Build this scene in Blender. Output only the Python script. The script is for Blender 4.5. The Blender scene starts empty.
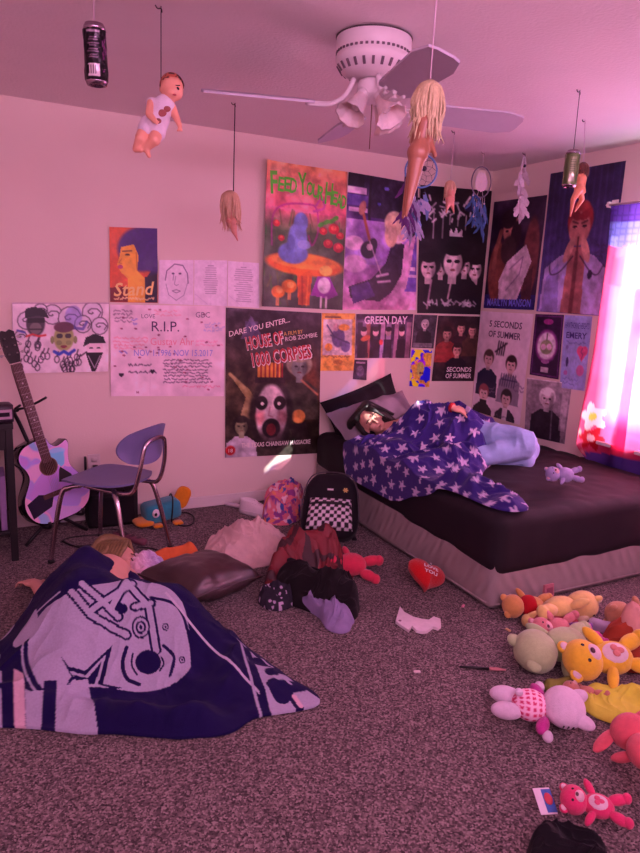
import bpy, bmesh, math, random
import numpy as np
from mathutils import Vector, Matrix, Euler

random.seed(7); rng = np.random.default_rng(7)
C = bpy.context.scene.collection
SC = bpy.context.scene
PI = math.pi
H = 2.44                                  # ceiling height
# ---------------------------------------------------------------- camera
CF, CP, CR, CY = 664.046, 0.2035926, 0.0457182, 0.4792853
CLOC = np.array([-3.58764, -4.21929, 1.49722])
_cy, _sy, _cp, _sp = math.cos(CY), math.sin(CY), math.cos(CP), math.sin(CP)
FW = np.array([_sy*_cp, _cy*_cp, -_sp]); _r = np.array([_cy, -_sy, 0.0]); _u = np.cross(_r, FW)
RT = math.cos(CR)*_r + math.sin(CR)*_u; UP = -math.sin(CR)*_r + math.cos(CR)*_u
cam = bpy.data.cameras.new('camera'); camo = bpy.data.objects.new('camera', cam); C.objects.link(camo)
cam.sensor_fit = 'VERTICAL'; cam.sensor_height = 24.0; cam.sensor_width = 18.0; cam.lens = CF*24.0/853.0
cam.clip_start = 0.05
camo.matrix_world = Matrix(((RT[0], UP[0], -FW[0], CLOC[0]), (RT[1], UP[1], -FW[1], CLOC[1]), (RT[2], UP[2], -FW[2], CLOC[2]), (0, 0, 0, 1)))
SC.camera = camo
# ---------------------------------------------------------------- light
w = bpy.data.worlds.new('world'); SC.world = w; w.use_nodes = True
w.node_tree.nodes['Background'].inputs[0].default_value = (0.75, 0.88, 1.0, 1)
w.node_tree.nodes['Background'].inputs[1].default_value = 2.0
SC.view_settings.view_transform = 'Standard'; SC.view_settings.look = 'None'
SC.view_settings.exposure = 0.0; SC.view_settings.gamma = 1.0; SC.view_settings.use_curve_mapping = False
def area(name, loc, direction, sx, sy, power, col):
    l = bpy.data.lights.new(name, 'AREA'); l.shape = 'RECTANGLE'; l.size = sx; l.size_y = sy; l.energy = power; l.color = col
    o = bpy.data.objects.new(name, l); C.objects.link(o); o.location = loc
    o.rotation_euler = Vector(direction).to_track_quat('-Z', 'Y').to_euler(); return o
# bright sky just outside the curtained window
area('window_daylight', (0.30, -2.0, 1.36), (-1, 0, 0), 1.5, 1.5, 98, (0.95, 0.90, 1.0))
# low sun that slips past the curtain edges
sun = bpy.data.lights.new('sun', 'SUN'); sun.energy = 13.0; sun.angle = 0.009; sun.color = (1.0, 0.97, 0.93)
suno = bpy.data.objects.new('sun', sun); C.objects.link(suno); suno.location = (2, -4, 4)
SUND = Vector((-1, 1.5, -0.95)); suno.rotation_euler = SUND.to_track_quat('-Z', 'Y').to_euler()
# unseen pink fill lamp added behind the camera to tint walls and ceiling
area('pink_fill_lamp', (-2.6, -5.05, 2.05), (0.1, 1, 0.36), 3.6, 0.3, 98, (1.0, 0.485, 0.86))

# ---------------------------------------------------------------- pixel -> place
def ray(px, py):
    return FW*CF + RT*(px-320.0) - UP*(py-426.5)
def hit(px, py, ax, v):
    d = ray(px, py); return CLOC + d*((v-CLOC[ax])/d[ax])
def fl(px, py, z=0.0): return hit(px, py, 2, z)
def bw(px, py, y=0.0): return hit(px, py, 1, y)
def rw(px, py, x=0.0): return hit(px, py, 0, x)
def dp(px, py, depth): return CLOC + ray(px, py)*(depth/CF)
# ---------------------------------------------------------------- helpers
def lin(c):
    c = np.asarray(c, float)/255.0
    return np.where(c <= 0.04045, c/12.92, ((c+0.055)/1.055)**2.4)
def L4(c): v = lin(c); return (float(v[0]), float(v[1]), float(v[2]), 1.0)
MATS = {}
def mat(name, col, rough=0.7, metal=0.0, var=0.12, scale=40.0, bump=0.0, bscale=200.0, sheen=0.0, col2=None, attr=False, coat=0.0, spec=0.5, alpha=None, trans=0.0):
    if name in MATS: return MATS[name]
    m = bpy.data.materials.new(name); m.use_nodes = True; N = m.node_tree.nodes; K = m.node_tree.links
    b = N['Principled BSDF']
    b.inputs['Roughness'].default_value = rough; b.inputs['Metallic'].default_value = metal
    b.inputs['Specular IOR Level'].default_value = spec
    if sheen: b.inputs['Sheen Weight'].default_value = sheen
    if coat: b.inputs['Coat Weight'].default_value = coat; b.inputs['Coat Roughness'].default_value = 0.08
    if trans: b.inputs['Transmission Weight'].default_value = trans
    tc = N.new('ShaderNodeTexCoord')
    nz = N.new('ShaderNodeTexNoise'); nz.inputs['Scale'].default_value = scale; nz.inputs['Detail'].default_value = 4
    K.new(tc.outputs['Object'], nz.inputs['Vector'])
    mx = N.new('ShaderNodeMix'); mx.data_type = 'RGBA'
    if attr:
        at = N.new('ShaderNodeVertexColor'); at.layer_name = 'Col'
        mu = N.new('ShaderNodeMix'); mu.data_type = 'RGBA'; mu.blend_type = 'MULTIPLY'; mu.inputs[0].default_value = var
        K.new(at.outputs['Color'], mu.inputs[6]); K.new(nz.outputs['Fac'], mu.inputs[7])
        K.new(mu.outputs[2], b.inputs['Base Color'])
    else:
        a = L4(col); 
        c2 = L4(col2) if col2 is not None else tuple(x*(1-2.2*var) for x in a[:3])+(1,)
        mx.inputs[6].default_value = a; mx.inputs[7].default_value = c2
        K.new(nz.outputs['Fac'], mx.inputs[0]); K.new(mx.outputs[2], b.inputs['Base Color'])
    if bump:
        n2 = N.new('ShaderNodeTexNoise'); n2.inputs['Scale'].default_value = bscale; n2.inputs['Detail'].default_value = 3
        K.new(tc.outputs['Object'], n2.inputs['Vector'])
        bp = N.new('ShaderNodeBump'); bp.inputs['Strength'].default_value = bump; bp.inputs['Distance'].default_value = 0.004
        K.new(n2.outputs['Fac'], bp.inputs['Height']); K.new(bp.outputs['Normal'], b.inputs['Normal'])
    MATS[name] = m; return m
def cloth(name, col, **k):
    k = dict(dict(rough=0.9, bump=0.5, bscale=350, sheen=0.06, var=0.15, scale=25, spec=0.2), **k); return mat(name, col, **k)
def plush(name, col, **k):
    k = dict(dict(rough=0.95, bump=0.8, bscale=260, sheen=0.3, var=0.12, scale=60, spec=0.1), **k); return mat(name, col, **k)

class G:
    "geometry collector"
    def __init__(s): s.V = []; s.F = []; s.Cc = []
    def add(s, vf, M=None, col=None):
        V, F = vf; o = len(s.V)
        if M is not None: V = [tuple(M @ Vector(v)) for v in V]
        s.V.extend([tuple(map(float, v)) for v in V]); s.F.extend([tuple(i+o for i in f) for f in F])
        if col is not None: s.Cc.extend([tuple(lin(col))]*len(V))
        return s
    def mk(s, name, m, parent=None, **k):
        if s.Cc: k['col'] = np.array(s.Cc)
        return mk(name, s.V, s.F, m, parent, **k)
ROOTM = {}
def root_of(o):
    while o.parent is not None: o = o.parent
    return o
def mk(name, V, F, m, parent=None, smooth=True, col=None, world=False, angle=None):
    if world and parent is not None:
        I = ROOTM.get(root_of(parent).name, Matrix()).inverted(); A = np.array(I); V = np.asarray(V, float) @ A[:3, :3].T + A[:3, 3]
    V = np.asarray(V, float)
    me = bpy.data.meshes.new(name); me.from_pydata(V.tolist(), [], [list(map(int, f)) for f in F])
    if col is not None:
        at = me.color_attributes.new('Col', 'FLOAT_COLOR', 'POINT')
        at.data.foreach_set('color', np.hstack([np.asarray(col), np.ones((len(V), 1))]).astype(np.float32).ravel())
    if m is not None: me.materials.append(m)
    if smooth:
        me.polygons.foreach_set('use_smooth', [True]*len(me.polygons))
        if angle: 
            try: me.set_sharp_from_angle(angle=math.radians(angle))
            except Exception: pass
    me.update()
    o = bpy.data.objects.new(name, me); C.objects.link(o)
    if parent is not None: o.parent = parent
    return o
def tag(o, label, cat=None, group=None):
    o['label'] = label
    if cat: o['category'] = cat
    if group: o['group'] = group
    return o
def thing(name, label, cat, loc=(0, 0, 0), rot=None, group=None, M=None):
    o = bpy.data.objects.new(name, None); C.objects.link(o); o.empty_display_size = 0.05
    if M is None:
        M = Matrix.Translation(Vector([float(x) for x in loc]))
        if rot is not None: M = M @ (rot.to_4x4() if isinstance(rot, Matrix) else Euler(rot).to_matrix().to_4x4())
    o.matrix_world = M; ROOTM[o.name] = M.copy()
    return tag(o, label, cat, group)
def struct(o): o['kind'] = 'structure'; return o

def box(c, s, bev=0.0, M=None, seg=2):
    bm = bmesh.new(); bmesh.ops.create_cube(bm, size=1.0)
    for v in bm.verts: v.co = Vector((v.co.x*s[0], v.co.y*s[1], v.co.z*s[2]))
    if bev: bmesh.ops.bevel(bm, geom=bm.edges[:]+bm.verts[:], offset=bev, segments=seg, affect='EDGES', profile=0.5)
    for v in bm.verts:
        v.co = v.co + Vector(c)
        if M is not None: v.co = M @ v.co
    bm.verts.index_update(); r = ([tuple(v.co) for v in bm.verts], [tuple(v.index for v in f.verts) for f in bm.faces]); bm.free(); return r
def ell(c, r, M=None, nu=20, nv=12, e1=1.0, e2=1.0):
    "ellipsoid; e<1 gives boxier superellipsoids"
    V = []; F = []
    sp = lambda x, e: math.copysign(abs(x)**e, x)
    for j in range(nv+1):
        ph = -PI/2+PI*j/nv
        for i in range(nu):
            th = 2*PI*i/nu
            p = Vector((r[0]*sp(math.cos(ph), e1)*sp(math.cos(th), e2), r[1]*sp(math.cos(ph), e1)*sp(math.sin(th), e2), r[2]*sp(math.sin(ph), e1)))
            if M is not None: p = M @ p
            V.append((p.x+c[0], p.y+c[1], p.z+c[2]))
    for j in range(nv):
        for i in range(nu):
            a, b = j*nu+i, j*nu+(i+1) % nu
            F.append((a, b, b+nu, a+nu))
    return V, F
def tube(path, rad, n=8, closed=False, cap=True):
    P = [Vector([float(x) for x in p]) for p in path]; m = len(P)
    R = rad if hasattr(rad, '__len__') else [rad]*m
    V = []; F = []; up = None
    for i, p in enumerate(P):
        if closed: t = (P[(i+1) % m]-P[i-1])
        else: t = P[min(i+1, m-1)]-P[max(i-1, 0)]
        if t.length < 1e-9: t = Vector((0, 0, 1))
        t.normalize()
        if up is None: up = Vector((0, 0, 1)) if abs(t.z) < 0.9 else Vector((1, 0, 0))
        a = up - t*up.dot(t)
        if a.length < 1e-6: a = t.orthogonal()
        a.normalize(); up = a; b = t.cross(a)
        for k in range(n):
            q = 2*PI*k/n; V.append(tuple(p+(a*math.cos(q)+b*math.sin(q))*R[i]))
    for i in range(m if closed else m-1):
        j = (i+1) % m
        for k in range(n):
            F.append((i*n+k, i*n+(k+1) % n, j*n+(k+1) % n, j*n+k))
    if cap and not closed:
        F.append(tuple(range(n-1, -1, -1))); F.append(tuple((m-1)*n+k for k in range(n)))
    return V, F
def lathe(prof, n=24, M=None, caps=True, rmod=None):
    V = []; F = []
    for (r, z) in prof:
        for k in range(n):
            q = 2*PI*k/n; rr = r*(rmod(q, z) if rmod else 1)
            p = Vector((rr*math.cos(q), rr*math.sin(q), z)); p = M @ p if M is not None else p
            V.append(tuple(p))
    m = len(prof)
    for i in range(m-1):
        for k in range(n): F.append((i*n+k, i*n+(k+1) % n, (i+1)*n+(k+1) % n, (i+1)*n+k))
    if caps: F.append(tuple(range(n-1, -1, -1))); F.append(tuple((m-1)*n+k for k in range(n)))
    return V, F
def prism(pts, d, M=None):
    "2D outline in xz, extruded along y by d (centred)"
    n = len(pts); V = [(x, -d/2, z) for x, z in pts]+[(x, d/2, z) for x, z in pts]
    if M is not None: V = [tuple(M @ Vector(v)) for v in V]
    F = [tuple(range(n)), tuple(range(2*n-1, n-1, -1))]+[(i, i+n, (i+1) % n+n, (i+1) % n) for i in range(n)]
    return V, F
def spline(pts, n=8, closed=False):
    P = [np.array(p, float) for p in pts]; m = len(P); out = []
    rg = range(m if closed else m-1)
    for i in rg:
        p0 = P[(i-1) % m] if closed or i > 0 else P[i]; p1 = P[i]; p2 = P[(i+1) % m]
        p3 = P[(i+2) % m] if closed or i+2 < m else p2
        for k in range(n):
            t = k/n; out.append(0.5*((2*p1)+(-p0+p2)*t+(2*p0-5*p1+4*p2-p3)*t*t+(-p0+3*p1-3*p2+p3)*t**3))
    if not closed: out.append(P[-1])
    return out
def RX(a): return Matrix.Rotation(a, 4, 'X')
def RY(a): return Matrix.Rotation(a, 4, 'Y')
def RZ(a): return Matrix.Rotation(a, 4, 'Z')
def T(x, y, z): return Matrix.Translation((float(x), float(y), float(z)))
def frame(x, z):
    "4x4 rotation whose local x axis is x and local z close to z"
    x = Vector(x).normalized(); z = Vector(z); y = z.cross(x).normalized(); z = x.cross(y)
    return Matrix((x, y, z)).transposed().to_4x4()

# value noise in 2D / 3D (numpy, seeded)
def vnoise(x, y, seed=0, z=None):
    x = np.asarray(x, float); y = np.asarray(y, float); z = np.zeros_like(x)+(0 if z is None else z)
    def h(i, j, k):
        n = (i*374761393+j*668265263+k*2147483647+seed*1274126177) & 0xffffffff
        n = ((n ^ (n >> 13))*1274126177) & 0xffffffff
        return ((n ^ (n >> 16)) & 0xffff)/65535.0
    xi, yi, zi = np.floor(x).astype(np.int64), np.floor(y).astype(np.int64), np.floor(z).astype(np.int64)
    fx, fy, fz = x-xi, y-yi, z-zi; s = lambda t: t*t*(3-2*t); fx, fy, fz = s(fx), s(fy), s(fz)
    r = 0
    for a in (0, 1):
        for b in (0, 1):
            for c in (0, 1):
                r = r+h(xi+a, yi+b, zi+c)*(fx if a else 1-fx)*(fy if b else 1-fy)*(fz if c else 1-fz)
    return r*2-1
def fbm(x, y, seed=0, o=3):
    return sum(vnoise(np.asarray(x)*2**i, np.asarray(y)*2**i, seed+i)*0.5**i for i in range(o))

# voxel-fused body: list of tapered capsules (p0,p1,r0,r1) or ellipsoids ('e',c,r[,M])
def flesh(name, parts, voxel, m, parent=None, smooth=4, world=False, colfn=None, disp=None):
    g = G()
    for p in parts:
        if p[0] == 'e': g.add(ell(p[1], p[2], p[3] if len(p) > 3 else None, 16, 10))
        else:
            a, b, r0, r1 = p; a = np.array(a, float); b = np.array(b, float); n = 5
            g.add(tube([a+(b-a)*i/n for i in range(n+1)], [r0+(r1-r0)*i/n for i in range(n+1)], 12))
            g.add(ell(a, (r0,)*3, None, 12, 8)); g.add(ell(b, (r1,)*3, None, 12, 8))
    o = g.mk('tmp', None); bpy.context.view_layer.update()
    r = o.modifiers.new('r', 'REMESH'); r.mode = 'VOXEL'; r.voxel_size = voxel
    s = o.modifiers.new('s', 'SMOOTH'); s.iterations = smooth; s.factor = 0.5
    dg = bpy.context.evaluated_depsgraph_get(); me = bpy.data.meshes.new_from_object(o.evaluated_get(dg))
    n = len(me.vertices); V = np.zeros(n*3); me.vertices.foreach_get('co', V); V = V.reshape(-1, 3)
    F = [tuple(p.vertices) for p in me.polygons]
    bpy.data.objects.remove(o, do_unlink=True); bpy.data.meshes.remove(me)
    if disp: V = disp(V)
    return mk(name, V, F, m, parent, world=world, col=colfn(V) if colfn else None)

# draped cloth over whatever lies beneath: polar grid inside an outline, height function on top
def seg_d(x, y, a, b):
    ax, ay = a; bx, by = b; dx, dy = bx-ax, by-ay; L = dx*dx+dy*dy+1e-12
    t = np.clip(((x-ax)*dx+(y-ay)*dy)/L, 0, 1); return np.hypot(x-ax-t*dx, y-ay-t*dy), t
def heap_mesh(center, outline, hf, nr=60, nt=160, base=0.0, edge=10, seed=0, wav=0.012, wfreq=3.0, thick=0.01):
    O = np.array(spline(outline, 12, True)); d = O-np.array(center)
    an = np.unwrap(np.arctan2(d[:, 1], d[:, 0]))
    s = np.concatenate([[0], np.cumsum(np.hypot(*np.diff(np.vstack([O, O[:1]]), axis=0).T))]); t = np.linspace(0, s[-1], nt, endpoint=False)
    ox = np.interp(t, s, np.append(O[:, 0], O[0, 0])); oy = np.interp(t, s, np.append(O[:, 1], O[0, 1]))
    rr = np.linspace(0.004, 1, nr)**0.85
    R, A = np.meshgrid(rr, np.arange(nt), indexing='ij')
    wob = 1+0.03*vnoise(np.cos(2*PI*A/nt)*6+9, np.sin(2*PI*A/nt)*6+9, seed)*R**2
    X = center[0]+R*wob*(ox[A]-center[0]); Y = center[1]+R*wob*(oy[A]-center[1])
    Z = hf(X, Y)+wav*fbm(X*wfreq*3, Y*wfreq*3, seed+5, 3)
    Z = base+thick+np.maximum(Z, 0)*(1-R**edge)
    V = np.stack([X, Y, Z], -1)
    # skirt tucked under
    sk = V[-1].copy(); sk[:, 2] = base+0.002; V = np.concatenate([V, sk[None]], 0); m = nr+1
    idx = np.arange(m*nt).reshape(m, nt); F = []
    for i in range(m-1):
        a = idx[i]; b = np.roll(idx[i], -1); c = np.roll(idx[i+1], -1); dd = idx[i+1]
        F.extend(np.stack([a, dd, c, b], -1).tolist())
    F.append(idx[0].tolist())
    return V.reshape(-1, 3), F
def bumps(blobs, sharp=2.0):
    "soft union of capsule bumps [(a,b,height_a,height_b,width)]"
    def f(x, y):
        s = 0
        for a, b, h0, h1, wd in blobs:
            d, t = seg_d(x, y, a, b); e = (h0+(h1-h0)*t)*np.exp(-(d/wd)**sharp); s = s+np.maximum(e, 0)**4
        return s**0.25
    return f
def ridges(f, amp, freq, ang, seed):
    "adds directional folds where the cloth is raised"
    c, s = math.cos(ang), math.sin(ang)
    def g(x, y):
        wx, wy = x+0.05*fbm(x*7, y*7, seed+11, 2), y+0.05*fbm(x*7+5, y*7, seed+12, 2)
        u, v = wx*c+wy*s, -wx*s+wy*c
        k = 0
        for i, (fu, fv, a) in enumerate(((0.30, 0.13, 1.0), (0.62, 0.30, 0.55), (1.15, 0.7, 0.28))):
            n = 1-np.abs(vnoise(u*freq*fu, v*freq*fv, seed+20+i)); k = k+a*n**3
        h = f(x, y)
        return h+amp*(k-0.45)*np.clip(h/0.05, 0.25, 1)
    return g
def rbox(c, s, r, n=(12, 12, 6), M=None):
    "rounded box with surface subdivisions (rounding by projection)"
    hx, hy, hz = s[0]/2, s[1]/2, s[2]/2; key = {}; V = []; F = []
    def vid(p):
        k = tuple(round(q, 6) for q in p)
        if k not in key: key[k] = len(V); V.append(p)
        return key[k]
    hs = (hx, hy, hz)
    for ax in range(3):
        u, v = (ax+1) % 3, (ax+2) % 3
        for sg in (-1, 1):
            for i in range(n[u]):
                for j in range(n[v]):
                    q = []
                    for (a, b) in ((i, j), (i+1, j), (i+1, j+1), (i, j+1)):
                        p = [0, 0, 0]; p[ax] = sg*hs[ax]; p[u] = -hs[u]+2*hs[u]*a/n[u]; p[v] = -hs[v]+2*hs[v]*b/n[v]; q.append(vid(tuple(p)))
                    F.append(tuple(q) if sg > 0 else tuple(q[::-1]))
    V = np.array(V); rr = np.minimum(r, np.array(hs)); inner = np.array(hs)-rr
    cl = np.clip(V, -inner, inner); d = (V-cl)/rr; L = np.linalg.norm(d, axis=1, keepdims=True); L[L == 0] = 1
    V = cl+d/L*rr+np.array(c)
    if M is not None: A = np.array(M); V = V @ A[:3, :3].T+A[:3, 3]
    return V, F
# ================================================================ structure
wallm = mat('wall_paint', (232, 216, 204), 0.85, var=0.03, scale=3, bump=0.25, bscale=90, spec=0.25)
ceilm = mat('ceiling_texture', (238, 228, 226), 0.9, var=0.03, scale=5, bump=0.7, bscale=70, spec=0.2)
trimm = mat('white_trim', (226, 216, 212), 0.5, var=0.03)
def carpet():
    m = bpy.data.materials.new('speckled_carpet'); m.use_nodes = True; N = m.node_tree.nodes; K = m.node_tree.links
    b = N['Principled BSDF']; b.inputs['Roughness'].default_value = 1.0; b.inputs['Specular IOR Level'].default_value = 0.05; b.inputs['Sheen Weight'].default_value = 0.08
    tc = N.new('ShaderNodeTexCoord')
    vo = N.new('ShaderNodeTexVoronoi'); vo.inputs['Scale'].default_value = 165; K.new(tc.outputs['Object'], vo.inputs['Vector'])
    nz = N.new('ShaderNodeTexNoise'); nz.inputs['Scale'].default_value = 85; nz.inputs['Detail'].default_value = 6; nz.inputs['Roughness'].default_value = 0.8
    K.new(tc.outputs['Object'], nz.inputs['Vector'])
    ad = N.new('ShaderNodeMath'); ad.operation = 'ADD'; sep = N.new('ShaderNodeSeparateColor')
    K.new(vo.outputs['Color'], sep.inputs[0]); K.new(sep.outputs[0], ad.inputs[0]); K.new(nz.outputs['Fac'], ad.inputs[1])
    cr = N.new('ShaderNodeValToRGB'); e = cr.color_ramp.elements
    e[0].position = 0.28; e[0].color = L4((50, 43, 45)); e[1].position = 0.95; e[1].color = L4((164, 148, 145))
    x = e.new(0.5); x.color = L4((90, 78, 79)); x = e.new(0.72); x.color = L4((121, 106, 105))
    dv = N.new('ShaderNodeMath'); dv.operation = 'MULTIPLY'; dv.inputs[1].default_value = 0.62; K.new(ad.outputs[0], dv.inputs[0])
    K.new(dv.outputs[0], cr.inputs[0])
    n3 = N.new('ShaderNodeTexNoise'); n3.inputs['Scale'].default_value = 3.5; K.new(tc.outputs['Object'], n3.inputs['Vector'])
    mr = N.new('ShaderNodeMapRange'); mr.inputs[3].default_value = 0.8; mr.inputs[4].default_value = 1.12; K.new(n3.outputs['Fac'], mr.inputs[0])
    mu = N.new('ShaderNodeVectorMath'); mu.operation = 'SCALE'; K.new(cr.outputs[0], mu.inputs[0]); K.new(mr.outputs[0], mu.inputs['Scale'])
    K.new(mu.outputs[0], b.inputs['Base Color'])
    bp = N.new('ShaderNodeBump'); bp.inputs['Strength'].default_value = 0.9; bp.inputs['Distance'].default_value = 0.006
    K.new(dv.outputs[0], bp.inputs['Height']); K.new(bp.outputs['Normal'], b.inputs['Normal']); return m
XL, YF = -4.7, -5.15
struct(mk('floor', *box(((XL)/2, YF/2, -0.05), (-XL+0.3, -YF+0.3, 0.1)), carpet(), smooth=False))
struct(mk('ceiling', *box((XL/2, YF/2, H+0.05), (-XL+0.3, -YF+0.3, 0.1)), ceilm, smooth=False))
struct(mk('wall_back', *box((XL/2, 0.075, H/2), (-XL+0.3, 0.15, H)), wallm, smooth=False))
struct(mk('wall_left', *box((XL-0.075, YF/2, H/2), (0.15, -YF, H)), wallm, smooth=False))
struct(mk('wall_front', *box((XL/2, YF-0.075, H/2), (-XL+0.3, 0.15, H)), wallm, smooth=False))
WY0, WY1, WZ0, WZ1 = -1.30, -2.95, 0.62, 2.10
g = G()
g.add(box((0.075, WY0/2, H/2), (0.15, -WY0, H))); g.add(box((0.075, (WY1+YF)/2, H/2), (0.15, WY1-YF, H)))
g.add(box((0.075, (WY0+WY1)/2, WZ0/2), (0.15, WY0-WY1, WZ0))); g.add(box((0.075, (WY0+WY1)/2, (WZ1+H)/2), (0.15, WY0-WY1, H-WZ1)))
struct(g.mk('wall_right', wallm, smooth=False))
def baseb(name, c, s):
    struct(mk(name, *box(c, s, 0.004), trimm, smooth=False))
baseb('baseboard_back', (XL/2, -0.007, 0.038), (-XL, 0.014, 0.076)); baseb('baseboard_right', (-0.007, YF/2, 0.038), (0.014, -YF, 0.076))
# window
win = bpy.data.objects.new('window_1', None); C.objects.link(win); struct(win)
g = G(); ym = (WY0+WY1)/2; wl = WY0-WY1; zc = (WZ0+WZ1)/2; wh = WZ1-WZ0
for z in (WZ0+0.02, WZ1-0.02): g.add(box((0.08, ym, z), (0.06, wl, 0.04), 0.004))
for y in (WY0-0.02, WY1+0.02, ym): g.add(box((0.08, y, zc), (0.06, 0.04, wh), 0.004))
g.mk('window_frame', trimm, win, smooth=False)
def thin_glass():
    m = bpy.data.materials.new('window_glass'); m.use_nodes = True; N = m.node_tree.nodes; K = m.node_tree.links; N.remove(N['Principled BSDF'])
    a = N.new('ShaderNodeBsdfTransparent'); a.inputs[0].default_value = (0.95, 0.97, 0.97, 1); b = N.new('ShaderNodeBsdfGlossy'); b.inputs['Roughness'].default_value = 0.02
    mx = N.new('ShaderNodeMixShader'); mx.inputs[0].default_value = 0.06; K.new(a.outputs[0], mx.inputs[1]); K.new(b.outputs[0], mx.inputs[2])
    K.new(mx.outputs[0], N['Material Output'].inputs[0]); return m
gm = thin_glass()
for y0, y1 in ((WY0-0.04, ym+0.02), (ym-0.02, WY1+0.04)):
    mk('pane', *box((0.08, (y0+y1)/2, zc), (0.006, y0-y1, wh-0.08)), gm, win, smooth=False)
mk('window_sill', *box((-0.01, ym, WZ0-0.012), (0.10, wl+0.06, 0.024), 0.005), trimm, win, smooth=False)
# ================================================================ curtains
def curtain_mat():
    m = bpy.data.materials.new('sheer_printed_curtain'); m.use_nodes = True; N = m.node_tree.nodes; K = m.node_tree.links; N.remove(N['Principled BSDF'])
    at = N.new('ShaderNodeVertexColor'); at.layer_name = 'Col'
    d = N.new('ShaderNodeBsdfDiffuse'); t = N.new('ShaderNodeBsdfTranslucent'); tr = N.new('ShaderNodeBsdfTransparent')
    for n in (d, t, tr): K.new(at.outputs['Color'], n.inputs[0])
    m1 = N.new('ShaderNodeMixShader'); m1.inputs[0].default_value = 0.6; K.new(d.outputs[0], m1.inputs[1]); K.new(t.outputs[0], m1.inputs[2])
    m2 = N.new('ShaderNodeMixShader'); m2.inputs[0].default_value = 0.20; K.new(m1.outputs[0], m2.inputs[1]); K.new(tr.outputs[0], m2.inputs[2])
    K.new(m2.outputs[0], N['Material Output'].inputs[0]); return m
cm = curtain_mat()
def curtain(name, label, y0f, y1f, zt, zb, ny, nz, seed, paint):
    U, Vv = np.meshgrid(np.linspace(0, 1, ny), np.linspace(0, 1, nz))
    zt_ = zt(U) if callable(zt) else zt; zb_ = zb(U) if callable(zb) else zb
    Z = zt_+(zb_-zt_)*Vv
    Y = y0f(Z)+(y1f(Z)-y0f(Z))*U
    X = -0.062+0.012*(seed-1)-0.022*np.sin(U*(ny/7.5)*1.0+0.6*np.sin(Z*2.3+seed))*(0.5+0.6*Vv)-0.012*vnoise(Y*9, Z*2, seed)
    col = paint(Y, Z)
    idx = np.arange(ny*nz).reshape(nz, ny); F = np.stack([idx[:-1, :-1], idx[:-1, 1:], idx[1:, 1:], idx[1:, :-1]], -1).reshape(-1, 4)
    o = mk(name, np.stack([X, Y, Z], -1).reshape(-1, 3), F.tolist(), cm, col=col.reshape(-1, 3))
    return tag(o, label, 'curtain')
def cur_paint(flower):
    def f(Y, Z):
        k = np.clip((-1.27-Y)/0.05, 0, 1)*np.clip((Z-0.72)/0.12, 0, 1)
        c = lin((240, 84, 134))+k[..., None]*(lin((250, 158, 198))-lin((240, 84, 134)))  # window backlight painted in: paler centre, deeper red over wall and hem
        n = vnoise(Y*14, Z*14, 3)[..., None]; c = c*(1+0.12*n)
        blue = Z > 1.835+0.01*np.sin(Y*40); c[blue] = lin((150, 138, 240))
        hd = Z > 1.985; c[hd] = lin((110, 62, 170))
        pl = (Z > 1.835) & ((np.abs((Y*26) % 1-0.5) < 0.12) | (np.abs((Z*26) % 1-0.5) < 0.12)); c[pl] *= 0.72
        hem = Z < 0.545+0.02*np.sin(Y*7); c[hem] = lin((108, 84, 178))
        if flower:          # a plain printed white-and-red patch near the hem
            for (yy, zz, R_, pet, cc, c2) in ((-1.28, 0.63, 0.085, 6, (206, 36, 56), (236, 170, 190)), (-1.272, 0.77, 0.095, 5, (242, 196, 214), (236, 190, 90)), (-1.195, 0.655, 0.025, 5, (250, 170, 185), (250, 210, 120)), (-1.245, 0.53, 0.028, 5, (240, 120, 140), (250, 200, 200))):
                d = np.hypot(Y-yy, Z-zz); th = np.arctan2(Z-zz, Y-yy); c[d < R_*(0.8+0.2*np.cos(pet*th))] = lin(cc); c[d < R_*0.28] = lin(c2)
        return c
    return f
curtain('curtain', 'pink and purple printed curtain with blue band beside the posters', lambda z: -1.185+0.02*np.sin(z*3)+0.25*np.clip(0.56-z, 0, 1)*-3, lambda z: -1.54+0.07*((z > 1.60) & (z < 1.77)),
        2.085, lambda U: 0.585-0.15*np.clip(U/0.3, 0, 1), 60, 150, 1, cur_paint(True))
notch = lambda z: -1.44-0.10*((z > 1.60) & (z < 1.77))  # notches in both curtain edges, out of view, shaped for a sun patch
curtain('curtain', 'pink and purple curtain unseen at the far end of window, shaped to leave a sun gap', notch, lambda z: -2.98+0*z,
        lambda U: np.where(U < 0.45, 2.085, 1.73+0.34*np.clip(U-0.45, 0, 1)*1.5), 0.45, 220, 110, 2, cur_paint(False))  # top edge lowered out of view to let sun onto the back wall
curtain('sun_gap_strip', 'unseen purple plaid strip added above the sun gap of the curtain', lambda z: -2.12+0*z, lambda z: -2.98+0*z, 2.085, lambda U: np.minimum(1.86+0.26*U, 2.06), 110, 20, 3, cur_paint(False))  # unseen strip added to bound the gap that throws the sun patch
ct = thing('curtain_rod', 'slim white curtain rod with end bracket above window', 'curtain rod', (-0.062, -1.17, 2.09))
g = G(); g.add(tube([(-0.062, -1.16, 2.088), (-0.062, -3.0, 2.088)], 0.007, 8)); g.mk('rod', trimm, ct, world=True)
for y in (-1.175, -2.99):
    g = G(); g.add(box((-0.035, y, 2.09), (0.07, 0.02, 0.035), 0.004)); g.add(box((-0.004, y, 2.095), (0.008, 0.05, 0.06), 0.003)); g.mk('bracket', trimm, ct, world=True, smooth=False)
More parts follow.
